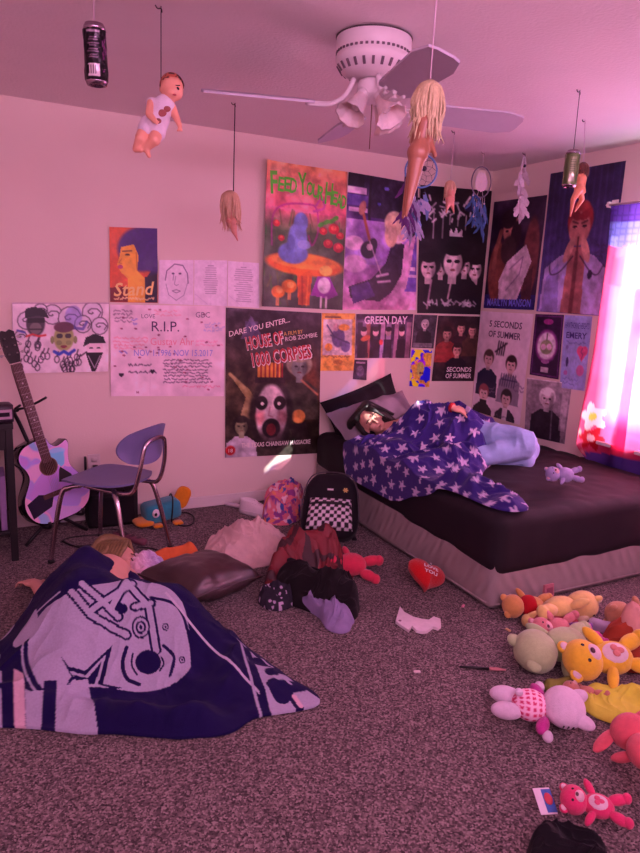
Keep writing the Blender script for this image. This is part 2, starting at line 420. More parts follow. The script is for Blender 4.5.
# ================================================================ bed
def quilt_mat():
    m = mat('box_spring_ticking', (160, 148, 146), 0.85, var=0.1, scale=14, bump=0.0); N = m.node_tree.nodes; K = m.node_tree.links
    b = N['Principled BSDF']; tc = N['Texture Coordinate']
    ws = []
    for a in (0.6, -0.6):
        mp = N.new('ShaderNodeMapping'); mp.inputs['Rotation'].default_value = (a, a, 0.0); K.new(tc.outputs['Object'], mp.inputs[0])
        wv = N.new('ShaderNodeTexWave'); wv.inputs['Scale'].default_value = 6.0; wv.bands_direction = 'DIAGONAL'; wv.inputs['Distortion'].default_value = 1.0; K.new(mp.outputs[0], wv.inputs['Vector']); ws.append(wv)
    ml = N.new('ShaderNodeMath'); ml.operation = 'MULTIPLY'; K.new(ws[0].outputs['Fac'], ml.inputs[0]); K.new(ws[1].outputs['Fac'], ml.inputs[1])
    bp = N.new('ShaderNodeBump'); bp.inputs['Strength'].default_value = 0.6; bp.inputs['Distance'].default_value = 0.01; K.new(ml.outputs[0], bp.inputs['Height']); K.new(bp.outputs[0], b.inputs['Normal']); return m
BX0, BX1, BY0, BY1 = -1.44, -0.03, -0.035, -1.97
bx = thing('box_spring', 'low grey quilted box spring standing on the carpet under the bed mattress', 'box spring', ((BX0+BX1)/2, (BY0+BY1)/2, 0))
V, F = rbox((0, 0, 0.131), (BX1-BX0, BY0-BY1, 0.262), 0.03, (30, 40, 8))
V = np.array(V); V[:, 2] = np.maximum(V[:, 2], 0.003); V[:, 0] += 0.004*vnoise(V[:, 1]*7, V[:, 2]*12, 5)
mk('body', V, F, quilt_mat(), bx)
for z in (0.03, 0.235):
    hx, hy = (BX1-BX0)/2-0.002, (BY0-BY1)/2-0.002
    mk('piping', *tube([(-hx, -hy+0.03, z), (-hx+0.03, -hy, z), (hx-0.03, -hy, z), (hx, -hy+0.03, z), (hx, hy-0.03, z), (hx-0.03, hy, z), (-hx+0.03, hy, z), (-hx, hy-0.03, z)], 0.006, 6, closed=True), mat('piping_cloth', (150, 138, 136), 0.8), bx)
sheet = cloth('black_sheet', (34, 26, 34), rough=0.75, sheen=0.0, var=0.2, scale=8, bump=0.2, spec=0.3)
V, F = rbox((0, 0, 0), (BX1-BX0+0.02, BY0-BY1+0.03, 0.27), (0.07, 0.07, 0.06), (90, 120, 16)); V = np.array(V)
X, Y, Z = V[:, 0], V[:, 1], V[:, 2]
top = np.clip((Z-0.02)/0.1, 0, 1)
wr = 0.010*np.abs(np.sin(X*9+Y*16+2.4*fbm(X*3, Y*3, 4)))*np.clip(fbm(X*2.2+3, Y*2.2, 9)+0.35, 0, 1)+0.006*fbm(X*7, Y*7, 2)
V[:, 2] = 0.345+Z+top*wr+0.015*top*np.exp(-((X/0.6)**2+(Y/0.9)**2))-np.where(Z < -0.05, 0.045*np.clip((-Y+0.3)/1.2, -0.6, 1)*np.clip(-Z/0.13, 0, 1), 0)
inn = (Z < -0.1) & (np.abs(X) < 0.66) & (np.abs(Y) < 0.93); V[inn, 2] = 0.266
side = np.clip(1-top, 0, 1); V[:, 0] += side*0.006*vnoise(Y*8, Z*6, 3); V[:, 1] += side*0.006*vnoise(X*8, Z*6, 4)
ma = thing('mattress', 'double mattress under a wrinkled black fitted sheet on the box spring', 'mattress', ((BX0+BX1)/2, (BY0+BY1)/2, 0))
mk('fitted_sheet', V, F, sheet, ma)
BT = 0.485      # bed top
# ================================================================ ceiling fan
fanw = mat('fan_white_enamel', (222, 212, 214), 0.4, var=0.03); fang = mat('fan_blade_grey', (198, 188, 204), 0.45, var=0.05)
FX, FY = -2.19, -1.83
fan = thing('ceiling_fan', 'white four-blade ceiling fan with three frosted glass lamp shades', 'ceiling fan', (FX, FY, H))
mk('motor_housing', *lathe([(0.10, 0), (0.138, -0.003), (0.143, -0.012), (0.143, -0.05), (0.139, -0.056), (0.139, -0.07), (0.143, -0.076), (0.143, -0.088), (0.135, -0.105), (0.118, -0.128), (0.085, -0.142), (0.03, -0.145)], 48), fanw, fan, angle=35)
mk('housing_seam', *lathe([(0.139, -0.0025), (0.146, -0.006), (0.139, -0.010)], 48, caps=False), mat('dark_seam', (70, 55, 60), 0.5), fan)
dk = mat('fan_vent_dark', (110, 92, 104), 0.6)
for k in range(44):
    a = 2*PI*k/44; mk('vent_hole', *box((0, 0, 0), (0.005, 0.010, 0.008), 0, RZ(a) @ T(0.1405, 0, -0.063)), dk, fan, smooth=False)
for k in range(24):
    a = 2*PI*k/24; mk('vent_slot', *box((0, 0, 0), (0.004, 0.010, 0.028), 0, RZ(a) @ T(0.129, 0, -0.1165) @ RY(math.radians(36))), dk, fan, smooth=False)
blade_pts = [(0.225, -0.052), (0.25, -0.064), (0.56, -0.075), (0.635, -0.055), (0.645, -0.03), (0.645, 0.03), (0.635, 0.055), (0.56, 0.075), (0.25, 0.064), (0.225, 0.052)]
for k, a in enumerate((-101, -12, 77, 163)):
    A = RZ(math.radians(a)) @ T(0, 0, -0.243) @ RX(math.radians(-17))
    n = len(blade_pts); V = [(x, y, z) for z in (-0.004, 0.004) for x, y in blade_pts]
    F = [tuple(range(n))[::-1], tuple(range(n, 2*n))]+[(i, (i+1) % n, (i+1) % n+n, i+n) for i in range(n)]
    bl = mk('blade', [tuple(A @ Vector(v)) for v in V], F, fang, fan, smooth=False)
    A2 = RZ(math.radians(a))
    g = G(); g.add(tube(spline([(0.07, 0, -0.15), (0.10, 0, -0.21), (0.15, 0, -0.245), (0.20, 0, -0.25), (0.25, 0, -0.252)], 5), 0.0095, 8), A2)
    g.add(tube(spline([(0.14, 0, -0.243), (0.19, 0.03, -0.262), (0.25, 0.035, -0.264)], 4), 0.007, 6), A2); g.add(tube(spline([(0.14, 0, -0.243), (0.19, -0.03, -0.243), (0.25, -0.035, -0.243)], 4), 0.007, 6), A2)
    br = g.mk('blade_bracket', fanw, fan)
mk('light_kit', *lathe([(0.03, -0.145), (0.05, -0.155), (0.055, -0.165), (0.055, -0.205), (0.048, -0.215), (0.035, -0.225), (0.02, -0.235), (0.006, -0.24)], 28), fanw, fan, angle=40)
def frosted():
    m = mat('frosted_shade_glass', (236, 214, 214), 0.35, var=0.08, scale=60, bump=0.6, bscale=120); m.node_tree.nodes['Principled BSDF'].inputs['Subsurface Weight'].default_value = 0.15; return m
for a in (-160, -75, 20):
    A = RZ(math.radians(a)) @ T(0.05, 0, -0.215) @ RY(math.radians(142))
    prof = [(0.022, 0.0), (0.026, 0.012), (0.030, 0.03), (0.035, 0.055), (0.042, 0.08), (0.053, 0.10), (0.060, 0.108), (0.055, 0.104), (0.040, 0.082), (0.030, 0.05), (0.022, 0.02)]
    sh = mk('lamp_shade', *lathe(prof, 40, A, caps=False, rmod=lambda q, z: 1+(0.06*max(0, z-0.06)/0.05)*math.cos(9*q)), frosted(), fan)
    mk('bulb', *ell(A @ Vector((0, 0, 0.05)), (0.02, 0.02, 0.024)), mat('bulb_glass', (240, 225, 225), 0.2), sh)
    mk('socket', *lathe([(0.012, -0.03), (0.02, -0.02), (0.026, -0.005), (0.026, 0.008)], 20, A), fanw, fan)
mk('pull_chain', *tube([(0.0, -0.01, -0.238), (0.0, -0.01, -0.40)], 0.0022, 6), mat('brass', (150, 120, 100), 0.4, 0.6), fan)
# ================================================================ flat prints: painted sheets
class Paint:
    "small numpy painter; coordinates 0..W across, 0..Hh down"
    def __init__(s, W, Hh, bg, cell=1.0):
        s.W, s.Hh = W, Hh; s.nx, s.ny = int(W/cell)+1, int(Hh/cell)+1
        s.X, s.Y = np.meshgrid(np.linspace(0, W, s.nx), np.linspace(0, Hh, s.ny)); s.A = np.zeros(s.X.shape+(3,))+np.array(bg, float)
    def put(s, m, col, a=1.0):
        m = (np.asarray(m, float)*a)[..., None]; s.A = s.A*(1-m)+np.array(col, float)*m; return s
    def ell(s, x, y, rx, ry, col, rot=0.0, a=1.0, soft=0.15):
        c, n = math.cos(rot), math.sin(rot); dx, dy = s.X-x, s.Y-y
        d = np.hypot((dx*c+dy*n)/rx, (-dx*n+dy*c)/ry); return s.put(np.clip((1-d)/soft+0.5, 0, 1), col, a)
    def poly(s, pts, col, a=1.0):
        ins = np.zeros(s.X.shape, bool); n = len(pts)
        for i in range(n):
            x1, y1 = pts[i]; x2, y2 = pts[(i+1) % n]
            if y1 == y2: continue
            cnd = ((y1 > s.Y) != (y2 > s.Y)) & (s.X < (x2-x1)*(s.Y-y1)/(y2-y1)+x1); ins ^= cnd
        return s.put(ins, col, a)
    def rect(s, x0, y0, x1, y1, col, a=1.0): return s.put((s.X >= x0) & (s.X <= x1) & (s.Y >= y0) & (s.Y <= y1), col, a)
    def line(s, pts, wd, col, a=1.0):
        d = np.full(s.X.shape, 1e9)
        for p, q in zip(pts[:-1], pts[1:]): d = np.minimum(d, seg_d(s.X, s.Y, p, q)[0])
        return s.put(np.clip((wd/2-d)+0.5, 0, 1), col, a)
    def grad(s, c0, c1, y0=0, y1=None):
        y1 = s.Hh if y1 is None else y1; t = np.clip((s.Y-y0)/(y1-y0), 0, 1)[..., None]; m = ((s.Y >= y0) & (s.Y <= y1))
        s.A[m] = (np.array(c0)*(1-t)+np.array(c1)*t)[m]; return s
    def noise(s, amt, sc, seed=0, col=None):
        n = fbm(s.X*sc, s.Y*sc, seed, 3)[..., None]
        if col is None: s.A = np.clip(s.A+amt*n, 0, 255)
        else: s.put(np.clip(n[..., 0]*1.5, 0, 1), col, amt)
        return s
    def scrib(s, x0, y0, x1, n, wd, col, seed, amp=1.2, a=1.0, step=3.4):
        "rows of unreadable small handwriting / print"
        r = random.Random(seed)
        for k in range(n):
            y = y0+k*step; x = x0+r.random()*2
            while x < x1-2:
                L = 2+r.random()*5; pts = [(x+L*t/4, y+(r.random()-0.5)*amp*2) for t in range(5)]; s.line(pts, wd, col, a); x += L+1.6
        return s
    def person(s, x, y, h, skin, hair, top, hairw=1.15, a=1.0, shadow=True):
        "generic head-and-shoulders figure; h = head height"
        w = h*0.36; s.poly([(x-h*0.95, y+h*2.4), (x-h*0.85, y+h*1.0), (x-h*0.35, y+h*0.62), (x+h*0.35, y+h*0.62), (x+h*0.85, y+h*1.0), (x+h*0.95, y+h*2.4)], top, a)
        s.rect(x-w*0.45, y+h*0.25, x+w*0.45, y+h*0.72, tuple(v*0.85 for v in skin), a)
        s.ell(x, y-h*0.10, w*hairw*1.12, h*0.52, hair, a=a); s.ell(x, y+h*0.06, w, h*0.45, skin, a=a)
        s.ell(x, y-h*0.36, w*1.05, h*0.19, hair, a=a)
        for e in (-1, 1): s.ell(x+e*w*0.42, y, w*0.22, h*0.05, (40, 25, 30), a=0.85*a)
        s.line([(x, y+h*0.02), (x-w*0.1, y+h*0.17)], h*0.03+0.3, tuple(v*0.7 for v in skin), a*0.8); s.ell(x, y+h*0.28, w*0.3, h*0.04, (120, 55, 60), a=0.8*a)
        if shadow: s.ell(x+w*0.75, y+h*0.1, w*0.35, h*0.4, (20, 10, 15), a=0.35*a, soft=0.8)
        return s
paper = mat('printed_paper', (255, 255, 255), 0.42, attr=True, var=0.05, scale=12, spec=0.45)
ink = mat('printed_lettering', (255, 255, 255), 0.5, attr=True, var=0.0, scale=12)
def text2d(body, size, align='CENTER', shear=0.0, bold=0.0):
    cu = bpy.data.curves.new('t', 'FONT'); cu.body = body; cu.size = size; cu.align_x = align; cu.align_y = 'CENTER'; cu.resolution_u = 2; cu.shear = shear; cu.offset = bold
    o = bpy.data.objects.new('t', cu); me = o.to_mesh()
    V = np.array([v.co[:] for v in me.vertices]).reshape(-1, 3); F = [tuple(p.vertices) for p in me.polygons]
    o.to_mesh_clear(); bpy.data.objects.remove(o); bpy.data.curves.remove(cu); return V, F
def sheet(name, label, cat, corners, P, normal, texts=(), off=0.004, curl=None, thick=0.0, group=None, seed=0, wavy=0.0015, grain=0.15):
    "corners TL,TR,BR,BL world points; P painter; texts (string,x,y,height,col[,rot,width,shear,bold])"
    tl, tr, br, bl = [np.array(c, float) for c in corners]; nv = np.array(normal, float)
    U, Vv = (P.X/P.W)[..., None], (P.Y/P.Hh)[..., None]
    def place(u, v):
        q = (tl*(1-u)*(1-v)+tr*u*(1-v)+br*u*v+bl*(1-u)*v)
        d = off+wavy*(1+vnoise(u[..., 0]*3+seed*3.1, v[..., 0]*4, seed))
        if curl: d = d+curl(u[..., 0], v[..., 0])
        return q+nv*d[..., None]
    W3 = place(U, Vv); ny, nx = P.X.shape
    idx = np.arange(nx*ny).reshape(ny, nx); F = np.stack([idx[:-1, :-1], idx[1:, :-1], idx[1:, 1:], idx[:-1, 1:]], -1).reshape(-1, 4).tolist()
    V = W3.reshape(-1, 3); gx = P.X/P.W*14; gy = P.Y/P.W*14; A_ = P.A*(1+grain*(fbm(gx, gy, seed+40, 4)+0.8*fbm(gx*0.25, gy*0.25, seed+50, 2))[..., None])+grain*60*rng.uniform(-0.5, 0.5, P.X.shape)[..., None]
    A_ = A_+grain*26*fbm(gx*0.7+9, gy*0.7, seed+60, 3)[..., None]; col = lin(np.clip(A_, 0, 255)).reshape(-1, 3)
    if thick:
        rim = np.concatenate([idx[0, :], idx[1:, -1], idx[-1, -2::-1], idx[-2:0:-1, 0]]); n0 = len(V)
        V = np.vstack([V, V[rim]-nv*thick]); col = np.vstack([col, np.tile(lin((200, 180, 185)), (len(rim), 1))]); k = len(rim)
        F += [[int(rim[i]), int(rim[(i+1) % k]), n0+(i+1) % k, n0+i] for i in range(k)]
    o = mk(name, V, F, paper, col=col, smooth=True, angle=40)
    tag(o, label, cat, group)
    for ti, t in enumerate(texts):
        s_, x, y, hgt, c_ = t[:5]; rot = t[5] if len(t) > 5 else 0; wd = t[6] if len(t) > 6 else None; sh = t[7] if len(t) > 7 else 0; bo = t[8] if len(t) > 8 else 0.0
        tv, tf = text2d(s_, 1.0, 'CENTER', sh, bo)
        if len(tv) == 0: continue
        mn, mx = tv.min(0), tv.max(0); sc = hgt/max(mx[1]-mn[1], 1e-6); sx = (wd/(mx[0]-mn[0])) if wd else sc
        a = (tv[:, 0]-(mn[0]+mx[0])/2)*sx; b = -(tv[:, 1]-(mn[1]+mx[1])/2)*sc; cc, ss = math.cos(rot), math.sin(rot)
        px, py = x+a*cc-b*ss, y+a*ss+b*cc
        q = place((px/P.W)[:, None], (py/P.Hh)[:, None])+nv*(0.0015+0.0005*ti)
        mk('lettering', q, tf, ink, o, smooth=False, col=np.tile(lin(c_), (len(q), 1)))
    return o
NB, NR = (0, -1, 0), (-1, 0, 0)
def cb(*px): return [bw(x, y) for x, y in px]
def cr(*px): return [rw(x, y) for x, y in px]
WHT = (250, 240, 245)
# --- canvas with three masked heads
P = Paint(100, 72, (243, 228, 234), 0.8); ol = (40, 25, 45)
r = random.Random(3)
for (x, y, rr) in ((14, 18, 9), (40, 12, 10), (58, 16, 12), (82, 10, 11), (90, 24, 9), (28, 8, 7), (72, 22, 9), (8, 34, 6)):
    P.ell(x, y, rr, rr, (236, 224, 238)); P.line([(x+rr*math.cos(t*0.5), y+rr*math.sin(t*0.5)) for t in range(0, 14)], 0.8, ol)
    P.line([(x+rr*0.12*t*math.cos(t*0.9), y+rr*0.07*t*math.sin(t*0.9)) for t in range(0, 9)], 0.9, ol)
P.ell(62, 14, 9, 11, (120, 110, 210), a=0.5); P.line([(58, 22), (64, 26), (72, 27), (76, 20)], 3, (70, 60, 170), 0.7); P.line([(5, 28), (12, 30)], 2, (80, 80, 180))
for (x0, x1, y) in ((4, 38, 33), (38, 72, 47)):
    P.poly([(x0, 72), (x0+3, y+5), (x0+12, y), (x1-10, y), (x1-2, y+6), (x1+2, 72)], (240, 226, 232))
    for k in range(13):
        cx, cy = x0+3+r.random()*(x1-x0-6), y+8+r.random()*(70-y-8)
        P.line([(cx+2.6*math.cos(t*0.8), cy+3.6*math.sin(t*0.8)) for t in range(9)], 0.9, ol); P.line([(cx, cy-3.6), (cx+1.5, cy-8)], 1.2, ol)
P.ell(23, 21, 9.5, 13, (70, 58, 70)); P.ell(23, 26, 6, 6, (150, 140, 130), a=0.7); P.poly([(12, 16), (13, 6), (22, 4), (32, 7), (37, 16), (25, 13)], (28, 20, 34)); P.rect(15, 16, 32, 20, (22, 16, 24)); P.line([(17, 27), (29, 27)], 1.2, (30, 22, 28))
P.line([(14, 34), (20, 32), (26, 34), (33, 33)], 2.0, (220, 60, 60))
P.ell(52, 36, 10.5, 13.5, (176, 186, 110)); P.ell(52, 25, 10.5, 5.5, (105, 60, 80)); P.ell(40, 38, 2, 4, (150, 160, 100)); P.ell(64, 38, 2, 4, (150, 160, 100))
for e in (-1, 1): P.ell(52+e*4.5, 34, 3.4, 2.6, (60, 60, 60)); P.ell(52+e*5, 41, 3, 2.6, (120, 130, 80), a=0.6)
P.ell(52, 45, 3.4, 1.6, (140, 60, 70)); P.line([(42, 50), (47, 53), (52, 50), (57, 53), (63, 49)], 3.2, (50, 70, 190))
P.ell(85, 48, 9, 13, (238, 214, 220)); P.poly([(72, 46), (75, 36), (84, 32), (94, 35), (97, 42), (80, 42)], (25, 18, 30)); P.poly([(75, 52), (94, 52), (86, 72), (82, 72)], (22, 16, 26)); P.line([(78, 55), (85, 68), (91, 55)], 0.8, (220, 210, 220))
for e in (-1, 1): P.ell(85+e*4, 47, 2.2, 0.9, (40, 25, 40))
P.line([(76, 51), (70, 55)], 1.4, ol); P.line([(0.5, 0.5), (99.5, 0.5)], 1, (170, 140, 160))
sheet('canvas_painting', 'white doodled canvas with three masked heads beside the guitar headstock', 'painting', cb((12, 302.5), (108.5, 302.5), (107.5, 371), (12.5, 373)), P, NB, off=0.022, thick=0.02, wavy=0, grain=0.06)
# --- orange and purple portrait poster, script lettering
P = Paint(60, 92, (226, 96, 52), 0.8); pu = (70, 36, 120); yo = (246, 178, 60)
P.poly([(60, 40), (60, 92), (42, 92), (46, 60)], (52, 28, 80)); P.ell(40, 26, 30, 27, pu); P.ell(56, 24, 20, 30, pu)
P.poly([(14, 24), (30, 20), (36, 34), (34, 52), (44, 62), (46, 92), (22, 92), (22, 62), (14, 55), (9, 46), (12, 36)], yo)
P.ell(22, 33, 3.4, 1.2, (70, 30, 40)); P.line([(16, 29), (27, 28)], 1.4, (70, 30, 40)); P.ell(13, 48, 3.4, 2.6, (196, 80, 110)); P.line([(15, 38), (11, 43), (15, 44)], 0.9, (190, 110, 50)); P.line([(33, 30), (34, 52)], 1.4, (196, 120, 40))
P.poly([(0, 74), (22, 72), (22, 92), (0, 92)], (120, 36, 40)); P.poly([(44, 60), (60, 56), (60, 92), (44, 92)], (46, 30, 56))
P.scrib(4, 87, 56, 1, 1.5, (250, 216, 150), 5, amp=1.6)
sheet('paper_poster', 'orange and purple portrait poster with the script word Stand', 'poster', cb((109, 227), (157, 228.5), (157.6, 303), (110, 302)), P, NB, [('Stand', 30, 75, 17, (250, 216, 130), -0.06, 52, 0.25, 0.015)], seed=1, wavy=0.003, grain=0.06)
# --- pencil sketch and two typed sheets
P = Paint(50, 66, (242, 226, 240), 0.7); gy = (120, 100, 135)
P.line([(9, 30), (11, 16), (22, 6), (34, 8), (41, 20), (42, 34)], 1.4, gy); P.line([(10, 36), (14, 52), (25, 60), (36, 52), (41, 34)], 0.8, gy, 0.7)
for e in (-1, 1): P.ell(25+e*5, 20, 2.2, 1.6, gy); P.ell(25+e*5, 20, 0.9, 0.9, (90, 70, 110))
P.line([(24, 24), (22, 36), (25, 38), (28, 36)], 0.7, gy, 0.8); P.line([(19, 46), (25, 44), (31, 46), (25, 49), (19, 46)], 0.8, gy); P.line([(21, 20), (20, 30)], 0.6, gy)
sheet('sketch_paper', 'white paper with a faint pencil face sketch beside the portrait poster', 'drawing', cb((159, 260), (193.3, 260), (193, 305), (158.5, 303.5)), P, NB, seed=2, wavy=0.003, grain=0.03)
for k, (px, lb) in enumerate(((((194, 260), (226.8, 260.5), (226.6, 306), (193.6, 305)), 'typed lyric sheet with one short centred column next to the face sketch'), (((227.5, 261), (258.5, 263), (258.8, 308), (227.2, 306)), 'typed lyric sheet with longer dense lines next to the mushroom poster'))):
    P = Paint(50, 66, (243, 228, 242), 0.7); rr = random.Random(k+4)
    for j in range(17 if k else 14):
        hw = (4 if j == 0 else 7+rr.random()*(8 if k else 4)); P.line([(25-hw, 8+j*3.1), (25+hw, 8+j*3.1)], 0.9 if j else 1.4, (150, 128, 155), 0.75)
    P.line([(2, 50), (20, 64)], 0.8, (220, 200, 225)) ; P.line([(25, 0), (25, 66)], 0.5, (220, 204, 224), 0.6)
    sheet('typed_sheet', lb, 'paper', cb(*px), P, NB, seed=3+k, wavy=0.003, grain=0.03)
# --- memorial poster
P = Paint(115, 92, (246, 222, 232), 0.8); pk = (236, 130, 150); bl = (120, 120, 215)
P.noise(8, 0.05, 2); P.scrib(3, 6, 22, 4, 0.7, (90, 60, 90), 1, a=0.8); P.scrib(40, 6, 66, 2, 0.6, pk, 2, a=0.7); P.scrib(20, 15, 27, 2, 0.8, bl, 3); P.scrib(92, 18, 112, 3, 0.5, (140, 150, 225), 5, a=0.7)
P.scrib(2, 33, 34, 4, 0.8, pk, 6, a=0.8); P.scrib(84, 36, 108, 2, 0.7, (236, 130, 170), 7, a=0.7); P.scrib(8, 47, 18, 1, 1.0, bl, 8)
P.scrib(16, 60, 38, 1, 0.9, (60, 40, 70), 9); P.scrib(16, 67, 40, 1, 0.9, (60, 40, 70), 10)
P.scrib(51, 55, 100, 8, 0.75, (70, 45, 80), 11, step=3.2, amp=1.0); P.scrib(70, 82, 112, 1, 0.6, (235, 120, 160), 12)
for k in range(34):
    x, y = rng.uniform(3, 112), rng.uniform(4, 89); P.ell(x, y, 0.9, 0.9, (150, 70, 110) if k % 2 else (200, 110, 140)); P.ell(x+1.2, y, 0.9, 0.9, (150, 70, 110))
for x, y in ((10, 69.5), (40, 66)): P.ell(x-1.1, y, 1.5, 1.4, (50, 30, 60)); P.ell(x+1.1, y, 1.5, 1.4, (50, 30, 60)); P.poly([(x-2.4, y+0.5), (x+2.4, y+0.5), (x, y+3.2)], (50, 30, 60))
P.line([(38, 0), (38, 92)], 0.6, (226, 200, 214), 0.6); P.line([(76, 0), (76, 92)], 0.6, (226, 200, 214), 0.6)
sheet('memorial_poster', 'large white hand-lettered memorial poster reading R.I.P. with hearts', 'poster', cb((110, 304.5), (225, 306), (223.5, 396), (110.6, 396)), P, NB,
      [('R.I.P.', 53, 21, 10, (80, 50, 95)), ('LOVE', 36, 11, 4, (120, 90, 120)), ('GBC', 91, 9, 5.5, (110, 90, 120)), ('Gustav Ahr', 60, 36, 7.5, (236, 150, 170), 0, 44), ('NOV 1.1996 NOV 15.2017', 62, 47.5, 6.5, (150, 150, 225), 0, 80)], seed=6, wavy=0.004, grain=0.05)
# --- mushroom poster
P = Paint(61, 92, (90, 100, 70), 0.6); P.grad((248, 170, 120), (240, 120, 150), 0, 30); P.grad((220, 120, 130), (110, 130, 90), 30, 42); P.grad((100, 120, 84), (60, 66, 56), 42, 92); P.noise(26, 0.09, 4)
for k in range(9): P.line([(rng.uniform(0, 61), 4+k*3), (rng.uniform(0, 61), 5+k*3)], 1.2, (240, 150, 175), 0.6)
for k in range(70):
    x, y = rng.uniform(0, 61), rng.uniform(36, 92); P.line([(x, y), (x+rng.uniform(-3, 3), y-rng.uniform(4, 11))], 0.9, (60+rng.uniform(0, 50), 110+rng.uniform(-30, 30), 56), 0.8)
for x, y, s_ in ((52, 38, 4.2), (48, 48, 3.6), (56, 50, 4.0), (44, 40, 3.0), (9, 38, 2.6), (13, 47, 2.4), (57, 42, 3)): P.ell(x, y, s_, s_*0.8, (216, 50, 60)); P.ell(x, y-0.6, s_*0.5, s_*0.4, (250, 110, 90))
P.poly([(25, 66), (37, 66), (35, 90), (27, 90)], (214, 96, 40)); P.line([(29, 66), (30, 90)], 1, (170, 60, 30)); P.line([(34, 66), (33, 90)], 0.9, (240, 140, 60))
P.ell(31, 63, 29, 7.5, (232, 110, 36), rot=0.04); P.ell(31, 61, 26, 5, (250, 150, 60), rot=0.04)
P.ell(22, 56, 11, 7, (110, 130, 200)); P.ell(25, 46, 7, 10, (126, 146, 214)); P.ell(27, 36, 5.2, 6.5, (120, 138, 206)); P.ell(30, 50, 5, 3, (150, 166, 224)); P.ell(20, 50, 3, 6, (90, 106, 180), a=0.6)
for x, y, s_ in ((12, 82, 5), (20, 78, 5.5)): P.rect(x-1.2, y, x+1.2, y+9, (220, 150, 90)); P.ell(x, y, s_, s_*0.8, (240, 130, 40)); P.ell(x+1, y-1, s_*0.5, s_*0.4, (250, 180, 90))
P.poly([(41, 70), (50, 70), (57, 82), (50, 85), (36, 83)], (150, 50, 160)); P.ell(46, 76, 5, 5.5, (226, 210, 226)); P.ell(47, 66, 5, 3.4, (244, 200, 90))
P.line([(44, 84), (44, 91)], 1.4, (240, 226, 230)); P.line([(48, 84), (48, 91)], 1.4, (240, 226, 230))
P.line(spline([(6, 52), (6, 34), (14, 26), (30, 24), (38, 26), (40, 40), (36, 50), (33, 44)], 6), 1.0, (190, 60, 150)); P.line(spline([(38, 24), (42, 19), (44, 25), (36, 28)], 5), 1.2, (206, 80, 180))
for x, y in ((42, 36), (46, 34), (50, 33), (53, 31)): P.ell(x, y, 2.6, 1.5, (90, 190, 60), rot=-0.5)
lg = (96, 220, 60)
sheet('mushroom_poster', 'colourful fantasy poster of orange mushrooms and a blue shape, FEED YOUR HEAD on top', 'poster', cb((265, 160), (347, 172), (342, 310), (260, 306)), P, NB,
      [(c, x, y, hh, lg, rt, ww, 0, 0.02) for c, x, y, hh, rt, ww in (('F', 6, 13, 14, -0.1, 5.5), ('E', 11.5, 13.5, 9, 0.05, 4.5), ('E', 16, 13, 9, 0, 4.5), ('D', 20.5, 13.5, 9.5, 0.05, 5), ('Y', 27, 11.5, 14, -0.08, 6.5), ('O', 32.5, 14, 9, 0, 5), ('U', 37, 15, 9, 0.05, 4.6), ('R', 41, 16, 9, 0.1, 4.6), ('H', 47, 15.5, 14, 0.05, 5.6), ('E', 51.5, 18, 9, 0.1, 4), ('A', 55, 19, 9, 0.1, 4.4), ('D', 58.6, 20, 9, 0.12, 4))],
      curl=lambda u, v: 0.03*np.clip(1-u*3.5, 0, 1)**2, seed=7, wavy=0.003)
# --- guitarist on stage
P = Paint(61, 92, (120, 80, 170), 0.7); P.grad((40, 26, 60), (90, 56, 130), 0, 30); P.grad((190, 150, 220), (150, 110, 190), 30, 60); P.grad((170, 120, 190), (226, 160, 200), 60, 92); P.noise(40, 0.07, 12)
P.rect(0, 9, 16, 13, (226, 190, 226)); P.rect(0, 14, 17, 21, (96, 70, 160)); P.rect(2, 22, 17, 25, (220, 180, 220)); P.rect(0, 0, 14, 8, (26, 16, 36)); P.rect(20, 0, 58, 28, (36, 24, 52)); P.rect(18, 0, 20, 30, (20, 12, 26)); P.rect(44, 6, 60, 40, (30, 20, 46)); P.ell(33, 7, 2.2, 1.2, (110, 110, 220)); P.ell(27, 18, 1.6, 1, (90, 90, 200))
P.ell(7, 46, 8, 5, (240, 200, 230), a=0.9); P.rect(48, 44, 61, 78, (110, 84, 180)); P.rect(50, 60, 60, 63, (230, 200, 230)); P.rect(50, 66, 61, 67.5, (220, 190, 226)); P.ell(8, 60, 10, 6, (216, 170, 214))
P.poly([(40, 42), (50, 44), (52, 60), (44, 76), (30, 86), (6, 84), (4, 76), (22, 70), (34, 58)], (34, 22, 46)); P.poly([(50, 44), (60, 36), (56, 60), (52, 76), (42, 90), (34, 88), (48, 66)], (200, 150, 190)); P.poly([(6, 76), (20, 72), (26, 82), (8, 88)], (66, 40, 110))
P.ell(44, 34, 8.5, 10, (232, 196, 200)); P.ell(41, 30, 9, 8.5, (238, 214, 176)); P.ell(38, 38, 5.5, 9, (214, 180, 150)); P.ell(49, 37, 3.2, 5, (236, 186, 186)); P.noise(16, 0.3, 9)
P.line([(13, 23), (20, 44)], 2.2, (160, 90, 60)); P.ell(13, 22, 2.8, 5, (190, 130, 110), rot=0.3); P.ell(19, 50, 6.5, 6, (30, 18, 34)); P.ell(23, 46, 3.5, 4.5, (40, 24, 40)); P.ell(20, 48, 2.6, 2.4, (220, 190, 200)); P.line([(20, 44), (30, 66)], 0.8, (230, 200, 220)); P.line([(27, 68), (36, 66)], 1.8, (226, 196, 220)); P.line([(28, 72), (38, 71)], 1.6, (226, 196, 220))
sheet('concert_poster', 'purple concert poster of a fair-haired guitarist bent over on stage', 'poster', cb((348, 172), (417.5, 184), (415, 310), (342, 309.5)), P, NB, seed=8, wavy=0.003)
